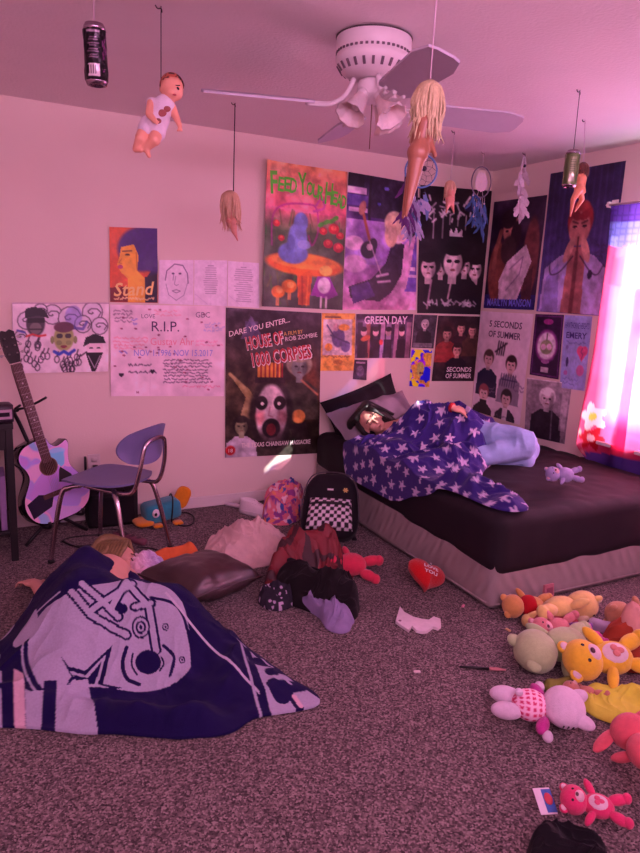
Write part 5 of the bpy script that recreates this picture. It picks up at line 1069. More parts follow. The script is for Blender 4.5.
def black_can(th, z):
    c = np.tile(lin((26, 18, 26)), (len(th), 1)); a = (th+PI*0.62+PI) % (2*PI)-PI
    m = (np.abs(a) < 0.55) & (z > 0.12) & (z < 0.33); c[m] = lin((226, 214, 222)); m = m & (np.abs(((a*14) % 1)-0.5) < 0.2) & (z > 0.15) & (z < 0.31); c[m] = lin((40, 28, 36))
    for k in range(9): m = (np.abs(a) < 0.55-0.12*((k*7) % 3)) & (np.abs(z-(0.38+k*0.045)) < 0.008); c[m] = lin((120, 100, 116))
    m = (np.abs(a) < 0.6) & (np.abs(z-0.84) < 0.018); c[m] = lin((170, 150, 166)); m = (a > 0.9) & (a < 1.8) & (z > 0.2) & (z < 0.8) & (vnoise(a*6, z*14, 3) > 0.2); c[m] = lin((120, 60, 110))
    return c
def green_can(th, z):
    c = np.tile(lin((120, 138, 92)), (len(th), 1)); a = (th+PI*0.7+PI) % (2*PI)-PI
    m = (np.abs(a) < 0.5) & (z > 0.1) & (z < 0.8); c[m] = lin((150, 158, 120)); m = (np.abs(a) < 0.35) & (z > 0.15) & (z < 0.35); c[m] = lin((190, 190, 170))
    for k in range(6): m = (np.abs(a) < 0.4) & (np.abs(z-(0.42+k*0.06)) < 0.01); c[m] = lin((90, 104, 76))
    m = np.abs(np.abs(a)-0.9) < 0.25; c[m] = lin((90, 110, 66)); c[z > 0.93] = lin((170, 160, 150)); return c
DC = 1.88; cb_ = dp(97, 86, DC); ct_ = dp(97, 25, DC)
t = can('black_drink_can', 'black drink can with white barcode hanging from the ceiling', cb_, 0.158, 0.031, RX(0.03) @ RY(-0.03), black_can, (170, 150, 165))
tp_ = ROOTM[t.name] @ Vector((0, 0, 0.155)); hang(t, (tp_.x, tp_.y, H), [tp_], strw, 0.0012)
Xg = fl(580, 90, H); gz = dp(575, 187, 3.03)
t = can('green_drink_can', 'olive green drink can hanging from a hook near the curtain', (Xg[0], Xg[1], hit(574, 187, 0, Xg[0])[2]), 0.165, 0.033, RY(0.02), green_can, (176, 160, 165))
tp_ = ROOTM[t.name] @ Vector((0, 0, 0.163)); hang(t, (Xg[0], Xg[1], H), [tp_])
# ---- baby doll
Xd = fl(161, 6, H); D = 2.31; P_ = lambda x, y, dd=0.0: Vector(dp(x, y, D+dd))
bd = thing('baby_doll', 'baby doll in a white romper hanging from the ceiling', 'doll', P_(150, 150))
dsk = mat('doll_skin', (236, 168, 140), 0.4, var=0.06, scale=12); toc = (Vector(CLOC)-P_(160, 110)).normalized()
hc = P_(172, 88); rt = Vector(RT); up = Vector(UP)
parts = [('e', tuple(hc), (0.040, 0.040, 0.043)), ('e', tuple(hc+toc*0.012+rt*0.006-up*0.016), (0.032, 0.032, 0.028)), (tuple(hc), tuple(P_(165, 104)), 0.022, 0.022), (tuple(P_(164, 108)), tuple(P_(155, 126)), 0.032, 0.036),
         (tuple(P_(151, 103, -0.02)), tuple(P_(149, 114, -0.045)), 0.015, 0.013), (tuple(P_(149, 114, -0.045)), tuple(P_(155, 121, -0.06)), 0.013, 0.010), (tuple(P_(172, 107)), tuple(P_(176, 117)), 0.015, 0.013), (tuple(P_(176, 117)), tuple(P_(180, 126, -0.02)), 0.013, 0.009),
         (tuple(P_(148, 125)), tuple(P_(141, 138, -0.02)), 0.025, 0.021), (tuple(P_(141, 138, -0.02)), tuple(P_(136, 149)), 0.020, 0.013), (tuple(P_(136, 149)), tuple(P_(141, 150.5, -0.015)), 0.012, 0.008), (tuple(P_(158, 128)), tuple(P_(155, 140, -0.03)), 0.025, 0.020), (tuple(P_(155, 140, -0.03)), tuple(P_(146, 148, -0.01)), 0.019, 0.013), (tuple(P_(146, 148, -0.01)), tuple(P_(149, 156, -0.015)), 0.012, 0.008)]
for k in range(3): parts.append((tuple(P_(180, 126, -0.02)), tuple(P_(177+k*2.6, 131, -0.025)), 0.0042, 0.0036)); parts.append((tuple(P_(155, 121, -0.06)), tuple(P_(156.5+k*1.2, 124-k*1.2, -0.065)), 0.0042, 0.0036))
parts += [('e', tuple(hc+toc*0.04+rt*0.008-up*0.010), (0.006, 0.006, 0.006)), ('e', tuple(hc-rt*0.038-up*0.006+toc*0.01), (0.006, 0.01, 0.01))]
flesh('body', parts, 0.0042, dsk, bd, 3, world=True)
flesh('romper', [(tuple(P_(164, 106)), tuple(P_(155, 125)), 0.038, 0.043), (tuple(P_(152, 104, -0.012)), tuple(P_(170, 108)), 0.022, 0.022), (tuple(P_(149, 124)), tuple(P_(146, 130, -0.008)), 0.031, 0.030), (tuple(P_(158, 127)), tuple(P_(157.5, 133, -0.01)), 0.031, 0.029)], 0.0045, cloth('white_romper', (236, 222, 234)), bd, 2, world=True)
for (x, y, dd, s_) in ((162, 113, -0.050, 0.016), (167, 109, -0.045, 0.013), (158, 121, -0.052, 0.012)): mk('romper_print', *ell(P_(x, y, dd*0.72), (s_, 0.004, s_*0.8), frame(tuple(rt), tuple(up)).to_3x3()), cloth('romper_brown', (170, 100, 96)), bd, world=True)
V, F = ell(hc-toc*0.004+up*0.006, (0.0425, 0.0425, 0.044), None, 40, 26); V = np.array(V); F = [f for f in F if all(((Vector(V[i])-hc).dot(up)*1.0-(Vector(V[i])-hc).dot(toc)*0.28+(Vector(V[i])-hc).dot(rt)*-0.15) > 0.006 for i in f)]
hcol = np.where((vnoise(V[:, 0]*140, V[:, 1]*140, 2, V[:, 2]*140) > 0.05)[:, None], lin((40, 20, 26)), lin((196, 104, 80)))
mk('painted_hair', V, F, mat('doll_scalp', (255, 255, 255), 0.5, attr=True, var=0.1), bd, world=True, col=hcol)
for s_ in (-1, 1): mk('eye', *ell(hc+toc*0.037+rt*(s_*0.013+0.006)-up*0.004, (0.006, 0.004, 0.006)), mat('doll_eye', (40, 24, 36), 0.15), bd, world=True); mk('eyebrow', *tube([tuple(hc+toc*0.0385+rt*(s_*0.013+0.0-0.004)+up*0.008), tuple(hc+toc*0.0385+rt*(s_*0.013+0.014)+up*0.0075)], 0.0018, 6), dark, bd, world=True)
mk('mouth', *ell(hc+toc*0.041+rt*0.008-up*0.024, (0.007, 0.004, 0.003)), mat('doll_mouth', (190, 70, 80), 0.4), bd, world=True)
hang(bd, (Xd[0], Xd[1], H), [tuple(P_(161, 84, 0.02))])
# ---- fashion dolls
def hair_fall(parent, crown, down, R_, L_, m, n, seed, spread=0.5):
    g = G(); rj = random.Random(seed); down = Vector(down).normalized(); a = down.orthogonal().normalized(); b = down.cross(a); crown = Vector(crown)
    for k in range(n):
        q = rj.random()*6.283; d = a*math.cos(q)+b*math.sin(q); l_ = L_*(0.6+0.5*rj.random()); s_ = R_*(0.75+spread*rj.random()); w1 = d*R_*0.15*rj.uniform(-1, 1)
        pts = [crown-down*R_*0.9+d*R_*0.25, crown-down*R_*0.3+d*R_*0.95, crown+down*l_*0.35+d*s_*1.05+w1, crown+down*l_*0.7+d*s_*1.0-w1, crown+down*l_+d*s_*(0.7+0.7*rj.random())]
        V, F = tube(spline([tuple(p) for p in pts], 4), np.interp(np.linspace(0, 1, 17), [0, 0.3, 0.8, 1], [R_*0.14, R_*0.15, R_*0.09, R_*0.02]), 6); g.add((V, F))
    o = g.mk('hair', m, parent, world=True); o['kind'] = 'stuff'; return o
def fashion_doll(label, j, D, skin_, hair_, hairL, dn, nm='fashion_doll', seed=1, s=1.0, hair_n=60, hairR=0.021):
    P_ = lambda x, y, dd=0.0: Vector(dp(x, y, D+dd))
    J = {k: P_(*v) for k, v in j.items()}; t = thing(nm, label, 'doll', J['foot1']); tc_ = (Vector(CLOC)-J['head']).normalized()
    L = [('e', tuple(J['head']), (0.017*s, 0.017*s, 0.021*s)), (tuple(J['head']), tuple(J['neck']), 0.008*s, 0.0075*s), (tuple(J['neck']), tuple(J['chest']), 0.011*s, 0.022*s), (tuple(J['chest']), tuple(J['waist']), 0.021*s, 0.0145*s), (tuple(J['waist']), tuple(J['hip']), 0.0145*s, 0.022*s)]
    L += [('e', tuple(J['head']+tc_*0.016*s), (0.0035*s,)*3)]
    for k in '12':
        if 'kn'+k in J: L += [(tuple(J['hip']), tuple(J['kn'+k]), 0.0175*s, 0.0115*s), (tuple(J['kn'+k]), tuple(J['foot'+k]), 0.0115*s, 0.006*s), (tuple(J['foot'+k]), tuple(J['foot'+k]+(J['foot'+k]-J['kn'+k]).normalized()*0.018*s+tc_*0.012*s), 0.0055*s, 0.003*s)]
        if 'el'+k in J: L += [(tuple(J['chest']), tuple(J['sh'+k]), 0.012*s, 0.0085*s), (tuple(J['sh'+k]), tuple(J['el'+k]), 0.008*s, 0.0062*s), (tuple(J['el'+k]), tuple(J['hand'+k]), 0.006*s, 0.0042*s), ('e', tuple(J['hand'+k]), (0.005*s, 0.005*s, 0.006*s))]
    flesh('body', L, 0.0026*s, skin_, t, 2, world=True)
    if hairL: hair_fall(t, J['head']+Vector((0, 0, 0.004)), dn, hairR*s, hairL, hair_, hair_n, seed)
    return t, J
tan = mat('doll_tan_plastic', (146, 92, 70), 0.4, var=0.06); blond = mat('blond_doll_hair', (206, 184, 140), 0.45, var=0.25, scale=90, bump=0.4); brn = mat('brown_doll_hair', (110, 60, 50), 0.5, var=0.25)
t, J = fashion_doll('tan fashion doll with long blond hair hanging in front of the ceiling fan', dict(head=(429, 96), neck=(427, 113), chest=(425, 124), waist=(421, 141), hip=(418, 153), kn1=(413, 182), foot1=(408, 206), kn2=(411, 182, 0.02), foot2=(405, 208, 0.02), sh1=(430, 123), el1=(431, 143), hand1=(435, 155, -0.01), sh2=(419, 124), el2=(413, 142, 0.02), hand2=(411, 158, 0.03)), 1.45, tan, blond, 0.095, (-0.05, 0, -1), seed=4, s=1.12, hair_n=170, hairR=0.024)
hang(t, (J['head'].x+0.004, J['head'].y, H), [tuple(J['head']+Vector((0, 0, 0.02)))], strw, 0.0013)
Xt = fl(235, 103, H); Dt = 3.51
t, J = fashion_doll('small doll hidden in wild blond hair hanging beside the mushroom poster', dict(head=(230, 200), neck=(231, 206), chest=(231, 212), waist=(232, 218), hip=(233, 222), kn1=(234, 231), foot1=(236, 236), kn2=(229, 224, 0.02), foot2=(228, 219, -0.04)), Dt, mat('doll_pink_plastic', (220, 150, 130), 0.4), mat('pale_blond_hair', (226, 186, 150), 0.5, var=0.2), 0.15, (0.05, 0, -1), seed=8, s=1.35, hair_n=70, hairR=0.032)
hang(t, (Xt[0], Xt[1], H), [(Xt[0], Xt[1], J['head'].z+0.03)], strm, 0.003)
Dk = 3.51; Xk = fl(585, 120, H)
t, J = fashion_doll('brown-haired doll with spread tan legs hanging behind the green can', dict(head=(583, 168), neck=(582, 174), chest=(581, 178), waist=(580, 184), hip=(579, 189), kn1=(573, 200, -0.02), foot1=(571, 212), kn2=(582, 199, 0.02), foot2=(577, 208, 0.05), sh1=(585, 178), el1=(584, 186), hand1=(585, 192)), Dk, mat('doll_orange_plastic', (232, 150, 110), 0.4), brn, 0.05, (0, 0, -1), seed=5, s=1.2, hair_n=40)
hang(t, (Xk[0], Xk[1], H), [(J['head'].x, J['head'].y, J['head'].z+0.02)], strw, 0.002)
t, J = fashion_doll('tiny blond-haired doll hanging between the two dream catchers', dict(head=(450, 186), neck=(450, 190), chest=(450, 193), waist=(450, 197), hip=(450, 200), kn1=(448, 205), foot1=(447, 209), kn2=(452, 205, 0.02), foot2=(453, 209, 0.02)), 3.95, mat('doll_pink_plastic', (220, 150, 130), 0.4), mat('pale_blond_hair', (226, 186, 150), 0.5), 0.085, (0, 0, -1), seed=6, s=1.3, hair_n=50)
hang(t, (J['head'].x, J['head'].y, H), [tuple(J['head']+Vector((0, 0, 0.02)))], strw, 0.0016)
# ---- dream catchers
def feather(M, L_, wd, m, parent, seed=0):
    rj = random.Random(seed); V = []; F = []; n = 10
    for i in range(n+1):
        t_ = i/n; w_ = wd*math.sin(PI*min(1, t_*0.93+0.07))**0.7*(0.8+0.9*rj.random()); z = -L_*t_; x = 0.12*L_*math.sin(t_*2.2)*rj.choice((1, 1))
        V += [(x-w_/2, 0.006*math.sin(t_*3), z-0.25*w_), (x, 0.004, z), (x+w_/2, 0.006*math.sin(t_*3), z-0.25*w_)]
    for i in range(n):
        a = i*3; F += [(a, a+1, a+4, a+3), (a+1, a+2, a+5, a+4)]
    V = [tuple(M @ Vector(v)) for v in V]; return mk('feather', V, F, m, parent, world=True)
def catcher(label, c, R_, ang, ringm, webm, web, feathers, sx=1.0, top=None, tilt=0.0):
    c = Vector(c); t = thing('dream_catcher', label, 'dream catcher', tuple(c)); A = T(*c) @ RZ(ang) @ RX(tilt)
    ring = [A @ Vector((R_*sx*math.cos(q), 0, R_*math.sin(q))) for q in np.linspace(0, 2*PI, 36, endpoint=False)]
    mk('hoop', *tube([tuple(p) for p in ring], 0.0045, 8, closed=True), ringm, t, world=True)
    if web == 'net':
        for lv in range(3):
            r0, r1 = R_*(1-0.27*lv), R_*(1-0.27*(lv+1)); n = 9; pts = []
            for k in range(n): q = 2*PI*(k+0.5*lv)/n; pts += [A @ Vector((r0*sx*math.cos(q), 0, r0*math.sin(q))), A @ Vector((r1*sx*math.cos(q+PI/n), 0, r1*math.sin(q+PI/n)))]
            mk('web_cord', *tube([tuple(p) for p in pts], 0.0012, 5, closed=True), webm, t, world=True)
        mk('bead', *ell(A @ Vector((R_*0.2, 0, R_*0.15)), (R_*0.17,)*3, None, 10, 8), mat('dark_bead', (30, 20, 50), 0.3), t, world=True)
    elif web == 'doily':
        n = 24; V = []; F = []; rings = (0.06, 0.13, 0.17, 0.27, 0.31, 0.43, 0.47, 0.60)
        for j, f_ in enumerate(rings):
            for k in range(n*2): q = PI*k/n; rr = R_*f_*(1+(0.08 if (k % 4 < 2) and j > 5 else 0)); V.append(tuple(A @ Vector((rr*sx*math.cos(q), 0, rr*math.sin(q)))))
        m_ = n*2
        for j in range(len(rings)-1):
            for k in range(m_):
                if j % 2 == 1 and k % 4 < 2: continue
                F.append((j*m_+k, j*m_+(k+1) % m_, (j+1)*m_+(k+1) % m_, (j+1)*m_+k))
        mk('doily', V, F, webm, t, world=True, smooth=False)
        for k in range(10): q = 2*PI*k/10; mk('web_cord', *tube([tuple(A @ Vector((R_*0.60*sx*math.cos(q), 0, R_*0.60*math.sin(q)))), tuple(A @ Vector((R_*sx*math.cos(q), 0, R_*math.sin(q))))], 0.0012, 5), webm, t, world=True)
    for k, (dx, dz, L_, wd, m) in enumerate(feathers):
        p0 = A @ Vector((dx*R_*sx, 0, -R_*math.sqrt(max(0.02, 1-min(1, dx*dx))))); p1 = p0+Vector((0, 0, -dz)); rj = random.Random(k+3)
        mk('feather_cord', *tube([tuple(p0), tuple(p1)], 0.0012, 5), webm, t, world=True); mk('bead', *ell(p1, (0.006,)*3, None, 8, 6), webm, t, world=True)
        for q in range(5): feather(T(p1.x, p1.y, p1.z+rj.uniform(-0.03, 0.03)) @ RZ(rj.uniform(-1.2, 1.2)+CY*-1) @ RY(rj.uniform(-0.75, 0.75)), L_*(0.45+0.5*rj.random()), wd*0.42, m, t, k*7+q)
    tp_ = c+Vector((0, 0, R_)); hang(t, (c.x, c.y, H) if top is None else top, [tuple(tp_)], webm if web != 'net' else strw, 0.0016)
    return t
fthr = lambda n, c: mat('feather_'+n, c, 0.8, var=0.2, scale=120)
pf, bf, wf, lf, tf_ = fthr('purple', (110, 50, 130)), fthr('blue', (120, 140, 200)), fthr('white', (240, 225, 236)), fthr('lavender', (190, 176, 220)), fthr('teal', (70, 110, 170))
catcher('blue-ringed dream catcher with purple and pale feathers behind the blond doll', dp(421, 171, 3.15), 0.075, -CY, mat('ring_blue', (90, 130, 190), 0.5), strm, 'net', [(-0.9, 0.0, 0.14, 0.035, pf), (-0.7, 0.05, 0.16, 0.03, pf), (-0.45, 0.03, 0.13, 0.04, lf), (-0.2, 0.08, 0.15, 0.04, bf), (0.0, 0.05, 0.12, 0.045, lf), (0.3, 0.03, 0.11, 0.04, bf), (-0.55, 0.14, 0.15, 0.035, lf), (-0.85, 0.13, 0.14, 0.03, pf), (-0.3, 0.17, 0.13, 0.04, lf), (-1.0, 0.17, 0.12, 0.03, pf)])
Xc = fl(484, 152, H)
catcher('grey dream catcher with a white doily centre and dark teal feathers', (Xc[0], Xc[1], hit(482, 182, 0, Xc[0])[2]), 0.098, -CY+0.5, mat('ring_grey', (120, 110, 130), 0.6), mat('doily_cotton', (238, 224, 226), 0.9), 'doily', [(-0.7, 0.02, 0.13, 0.035, tf_), (-0.3, 0.06, 0.15, 0.04, tf_), (0.1, 0.03, 0.14, 0.035, bf), (0.5, 0.05, 0.16, 0.035, tf_), (-0.5, 0.14, 0.13, 0.04, tf_), (0.3, 0.15, 0.14, 0.035, tf_)], sx=0.85)
Xw = fl(525, 153, H)
catcher('small white dream catcher with fluffy white feathers in front of the right wall posters', (Xw[0], Xw[1], hit(524, 167, 0, Xw[0])[2]), 0.062, -CY+0.9, wf, strw, 'net', [(-0.9, 0.02, 0.10, 0.055, wf), (0.9, 0.0, 0.09, 0.06, wf), (0.0, 0.03, 0.11, 0.06, wf), (0.4, 0.06, 0.10, 0.055, wf), (-0.4, 0.13, 0.12, 0.06, wf), (0.2, 0.14, 0.12, 0.065, wf), (-0.1, 0.17, 0.13, 0.06, wf), (0.6, 0.12, 0.1, 0.055, wf)], sx=0.5)
# ================================================================ clothes and bags on the carpet
def pxy(L, z=0.01): return [tuple(fl(x, y, z)[:2]) for x, y in L]
def pheap(name, label, cat, pts, blobs, m, seed, fold=(0.012, 26, 0.5), nr=50, nt=150, edge=12, wav=0.014, base=0.002, colfn=None, z=0.01, thick=0.008):
    O = pxy(pts, z); c = tuple(np.mean(O, 0)); B = []
    for (a, b, h0, h1, w_) in blobs: B.append((tuple(fl(*a, z)[:2]), tuple(fl(*b, z)[:2]), h0, h1, w_))
    f = bumps(B)
    if fold: f = ridges(f, fold[0], fold[1], fold[2], seed)
    V, F = heap_mesh(c, O, f, nr, nt, base, edge, seed, wav, 3.2, thick)
    return tag(mk(name, V, F, m, col=colfn(V) if colfn else None), label, cat)
pheap('blush_blanket', 'crumpled pale pink blanket heaped between leather cushion and backpack', 'blanket', [(203, 556), (215, 566), (250, 568), (282, 560), (290, 546), (272, 536), (245, 533), (214, 541)], [((232, 552), (262, 549), 0.13, 0.15, 0.13), ((212, 553), (226, 558), 0.06, 0.09, 0.1)], cloth('blush_cloth', (222, 190, 184)), 3, (0.05, 34, 0.7), 80, 220)
pheap('orange_cloth', 'crumpled orange cloth tucked behind the brown leather cushion', 'cloth', [(148, 574), (160, 581), (182, 578), (200, 568), (200, 560), (184, 557), (166, 562)], [((158, 572), (188, 564), 0.11, 0.12, 0.07)], cloth('orange_cotton', (226, 112, 60)), 5)
lea = mat('brown_leather', (74, 54, 56), 0.32, var=0.2, scale=18, bump=0.25, bscale=120)
V, F = pillow_mesh(0.46, 0.40, 0.17, 30, 9, 0.16)
pc = fl(201, 590, 0.06); t = thing('leather_cushion', 'dark brown leather cushion lying on the carpet beside the blankets', 'cushion', M=T(-2.665, -1.235, 0.082) @ RZ(math.radians(24)) @ RY(math.radians(4))); mk('cover', V, F, lea, t)
k = 31; rim = [(i) for i in range(k)]+[j*k+k-1 for j in range(1, k)]+[(k-1)*k+i for i in range(k-2, -1, -1)]+[j*k for j in range(k-2, 0, -1)]
mk('piping', *tube([tuple(V[i]) for i in rim], 0.005, 6, closed=True), lea, t)
pheap('lavender_shirt', 'greyish lavender shirt crumpled under the front of the black jacket', 'shirt', [(292, 597), (300, 606), (318, 616), (328, 629), (344, 632), (353, 624), (352, 608), (330, 600)], [((305, 604), (335, 618), 0.045, 0.06, 0.08)], cloth('lavender_jersey', (150, 136, 178)), 6, (0.04, 40, 2.0), 70, 200)
pheap('black_jacket', 'black jacket dropped in a heap on top of the red jacket', 'jacket', [(272, 585), (283, 600), (312, 612), (345, 622), (358, 616), (359, 602), (350, 588), (330, 578), (300, 572)], [((292, 590), (330, 600), 0.16, 0.13, 0.13), ((330, 600), (350, 608), 0.12, 0.09, 0.11)], cloth('black_fleece', (26, 20, 24)), 7, (0.05, 30, 1.1), 80, 220)
def stripe_red(V):
    c = np.tile(lin((122, 30, 40)), (len(V), 1)); m = np.abs(((V[:, 0]*0.6+V[:, 1]*0.8)*5+0.4*vnoise(V[:, 0]*9, V[:, 1]*9, 2)) % 1-0.5) < 0.08; c[m] = lin((60, 22, 30)); return c
redj = mat('red_nylon', (255, 255, 255), 0.6, attr=True, var=0.2, bump=0.3)
pheap('red_jacket', 'red and black jacket crumpled in front of the backpack', 'jacket', [(262, 592), (270, 598), (288, 590), (330, 577), (352, 577), (352, 566), (330, 556), (300, 555), (275, 570)], [((285, 572), (320, 566), 0.19, 0.20, 0.12), ((325, 566), (342, 570), 0.17, 0.07, 0.09), ((268, 588), (280, 582), 0.13, 0.16, 0.07)], redj, 8, (0.05, 34, 0.2), 80, 220, colfn=stripe_red)
def patt(V):
    c = np.tile(lin((34, 28, 44)), (len(V), 1)); m = vnoise(V[:, 0]*60, V[:, 1]*60, 5, V[:, 2]*60) > 0.35; c[m] = lin((190, 170, 196)); return c
pheap('patterned_top', 'dark patterned top with pale flecks crumpled beside leather cushion', 'top', [(258, 600), (268, 609), (284, 609), (296, 602), (286, 592), (268, 590)], [((268, 600), (285, 600), 0.06, 0.06, 0.07)], mat('flecked_cloth', (255, 255, 255), 0.9, attr=True, var=0.2, bump=0.4), 9, (0.04, 44, 0.9), colfn=patt)
def floral(V):
    c = np.tile(lin((226, 120, 140)), (len(V), 1))
    for k, cc in enumerate(((70, 90, 170), (236, 150, 110), (240, 200, 214), (150, 70, 150))): m = vnoise(V[:, 0]*42+k*7, V[:, 1]*42, 3+k, V[:, 2]*42) > 0.33; c[m] = lin(cc)
    return c
pheap('floral_bag', 'pink and blue floral fabric bag slumped against the wall', 'bag', [(262, 516), (268, 523), (288, 524), (303, 516), (300, 508), (284, 504), (268, 507)], [((275, 514), (292, 513), 0.20, 0.24, 0.115)], mat('floral_cloth', (255, 255, 255), 0.9, attr=True, var=0.15, bump=0.4), 10, (0.045, 34, 1.5), 70, 200, colfn=floral, edge=20)
# white sneaker and sock
wm = mat('white_canvas', (232, 222, 226), 0.8, var=0.06, bump=0.2)
t = thing('sneaker', 'white canvas sneaker lying by the baseboard', 'shoe', fl(257, 515), (0, 0, math.radians(-50)))
def shoe_out(k):
    q = 2*PI*k/40; x = 0.135*math.cos(q); y = 0.045*math.sin(q)*(1+0.18*math.cos(q))-0.006*math.cos(2*q); return x, y
V = []; F = []
for z, s_ in ((0.001, 0.97), (0.004, 1.0), (0.022, 1.0), (0.026, 0.97)): V += [(shoe_out(k)[0]*s_, shoe_out(k)[1]*s_, z) for k in range(40)]
for i in range(3):
    for k in range(40): F.append((i*40+k, i*40+(k+1) % 40, (i+1)*40+(k+1) % 40, (i+1)*40+k))
F += [tuple(range(39, -1, -1)), tuple(120+k for k in range(40))]; mk('sole', V, F, mat('rubber_sole', (214, 204, 208), 0.7), t)
V = []; F = []
for lv, (z, sx, sy, ox) in enumerate(((0.024, 0.97, 0.97, 0), (0.05, 0.94, 0.92, -0.003), (0.068, 0.74, 0.80, -0.03), (0.085, 0.52, 0.70, -0.058), (0.10, 0.44, 0.62, -0.07), (0.098, 0.40, 0.52, -0.07), (0.06, 0.40, 0.5, -0.068))):
    V += [(shoe_out(k)[0]*sx+ox, shoe_out(k)[1]*sy, z) for k in range(40)]
    if lv:
        for k in range(40): F.append(((lv-1)*40+k, (lv-1)*40+(k+1) % 40, lv*40+(k+1) % 40, lv*40+k))
F.append(tuple(240+k for k in range(40))); mk('upper', V, F, wm, t)
for k in range(4): x = 0.035-k*0.018; mk('lace', *tube([(x, -0.028, 0.066+k*0.006), (x-0.004, 0, 0.078+k*0.006), (x, 0.028, 0.066+k*0.006)], 0.003, 6), mat('lace_grey', (170, 156, 170), 0.8), t)
tag(mk('sock', *rbox((0, 0, 0.012), (0.17, 0.05, 0.022), 0.011, (10, 4, 3), T(*fl(236, 507)) @ RZ(math.radians(-52))), cloth('white_sock', (226, 212, 218))), 'flat white sock trailing from the sneaker toward the wall', 'sock')
# ---- backpack
bkm = cloth('backpack_nylon', (30, 25, 32), rough=0.7, bump=0.3)
t = thing('backpack', 'black backpack with checkered front pocket leaning against the box spring', 'backpack', M=T(-1.77, -0.90, 0.02) @ RZ(math.radians(-30)) @ RX(math.radians(-40)) @ Matrix.Scale(1.06, 4))
V, F = rbox((0, 0, 0.20), (0.335, 0.17, 0.40), (0.11, 0.06, 0.12), (16, 10, 16)); V = np.array(V); V[:, 1] += 0.006*fbm(V[:, 0]*9, V[:, 2]*9, 3); V[:, 0] *= 1.06-0.22*np.clip(V[:, 2]/0.42, 0, 1); mk('main_compartment', V, F, bkm, t)
nx, nz = 44, 28; X, Z = np.meshgrid(np.linspace(-1, 1, nx), np.linspace(-1, 1, nz)); bul = (1-np.abs(X)**4)*(1-np.abs(Z)**4)
VX = X*0.125*(1-0.06*Z); VZ = 0.125+Z*0.095; VY = -0.083-0.045*bul**0.5
chk = ((np.floor(VX*46+0.02)+np.floor(VZ*46)) % 2) > 0.5; colr = np.where(chk[..., None], lin((226, 214, 222)), lin((24, 18, 24))); zipb = (Z > 0.42)[..., None] & (np.abs(X) < 0.99)[..., None] & ((Z < 0.60)[..., None]); colr = np.where(zipb, lin((26, 20, 26)), colr)
idx = np.arange(nx*nz).reshape(nz, nx); F = np.stack([idx[:-1, :-1], idx[:-1, 1:], idx[1:, 1:], idx[1:, :-1]], -1).reshape(-1, 4).tolist()
fp = mk('front_pocket', np.stack([VX, VY, VZ], -1).reshape(-1, 3), F, mat('checker_canvas', (255, 255, 255), 0.8, attr=True, var=0.1, bump=0.3), t, col=colr.reshape(-1, 3))
mk('zipper', *tube(spline([(-0.12, -0.092, 0.165), (-0.06, -0.128, 0.178), (0.06, -0.128, 0.178), (0.12, -0.092, 0.165)], 6), 0.004, 6), black, fp)
mk('top_handle', *tube(spline([(-0.045, 0.03, 0.395), (-0.03, 0.03, 0.43), (0.03, 0.03, 0.43), (0.045, 0.03, 0.395)], 6), 0.008, 8), bkm, t)
for s_ in (-1, 1): mk('shoulder_strap', *tube(spline([(s_*0.07, 0.085, 0.37), (s_*0.12, 0.13, 0.25), (s_*0.135, 0.11, 0.10), (s_*0.15, 0.06, 0.03)], 6), 0.014, 8), bkm, t)
mk('main_zipper', *tube(spline([(-0.165, -0.06, 0.10), (-0.155, -0.07, 0.26), (-0.11, -0.072, 0.365), (0, -0.07, 0.392), (0.11, -0.072, 0.365), (0.155, -0.07, 0.26), (0.165, -0.06, 0.10)], 6), 0.004, 6), mat('zip_grey', (80, 70, 78), 0.5), t)
mk('white_stitched_mark', *box((-0.005, -0.087, 0.275), (0.035, 0.003, 0.010)), wm, t, smooth=False).name = 'stitched_mark'
g = G()
for k in range(3): g.add(box((0, 0, 0), (0.030, 0.003, 0.007), 0, T(0.082, -0.086, 0.275) @ RY(k*PI/3)))
g.mk('yellow_emblem', mat('emblem_yellow', (220, 196, 110), 0.6), t, smooth=False)
# ---- red heart pillow
def heart_mesh(s_, h_, n=64, nr=14):
    V = []; F = []
    for sg in (1, -1):
        for j in range(nr+1):
            r_ = j/nr
            for k in range(n):
                q = 2*PI*k/n; x = 16*math.sin(q)**3; y = 13*math.cos(q)-5*math.cos(2*q)-2*math.cos(3*q)-math.cos(4*q)
                V.append((x/17*s_/2*r_, (y+2)/15*s_/2*r_, sg*h_/2*math.sqrt(max(0, 1-r_**2.4))))
    m_ = (nr+1)*n
    for sg in (0, 1):
        for j in range(nr):
            for k in range(n):
                a = sg*m_+j*n+k; b = sg*m_+j*n+(k+1) % n; q = (a, a+n, b+n, b); F.append(q if sg == 0 else q[::-1])
    return V, F
hM = T(*fl(430, 590, 0.0)) @ T(-0.005, 0.03, 0.062) @ RZ(math.radians(28)) @ RX(math.radians(26)) @ RZ(math.radians(-60))
t = thing('heart_pillow', 'red heart-shaped pillow with white lettering against the box spring', 'pillow', M=hM); mk('cushion', *heart_mesh(0.225, 0.10), plush('red_velvet', (204, 24, 30)), t)
for s_, yy, sz in (('I', 0.052, 0.03), ('LOVE', 0.018, 0.034), ('YOU', -0.022, 0.034)):
    tv, tf = text2d(s_, sz, 'CENTER', 0, 0.001)
    tv = tv+np.array([0, yy, 0]); r2 = (tv[:, 0]**2+(tv[:, 1]-0.01)**2)/0.105**2; tv[:, 2] = 0.05*np.sqrt(np.clip(1-r2**1.2, 0.05, 1))+0.003; mk('lettering', tv, tf, mat('white_embroidery', (246, 236, 240), 0.7), t, smooth=False)
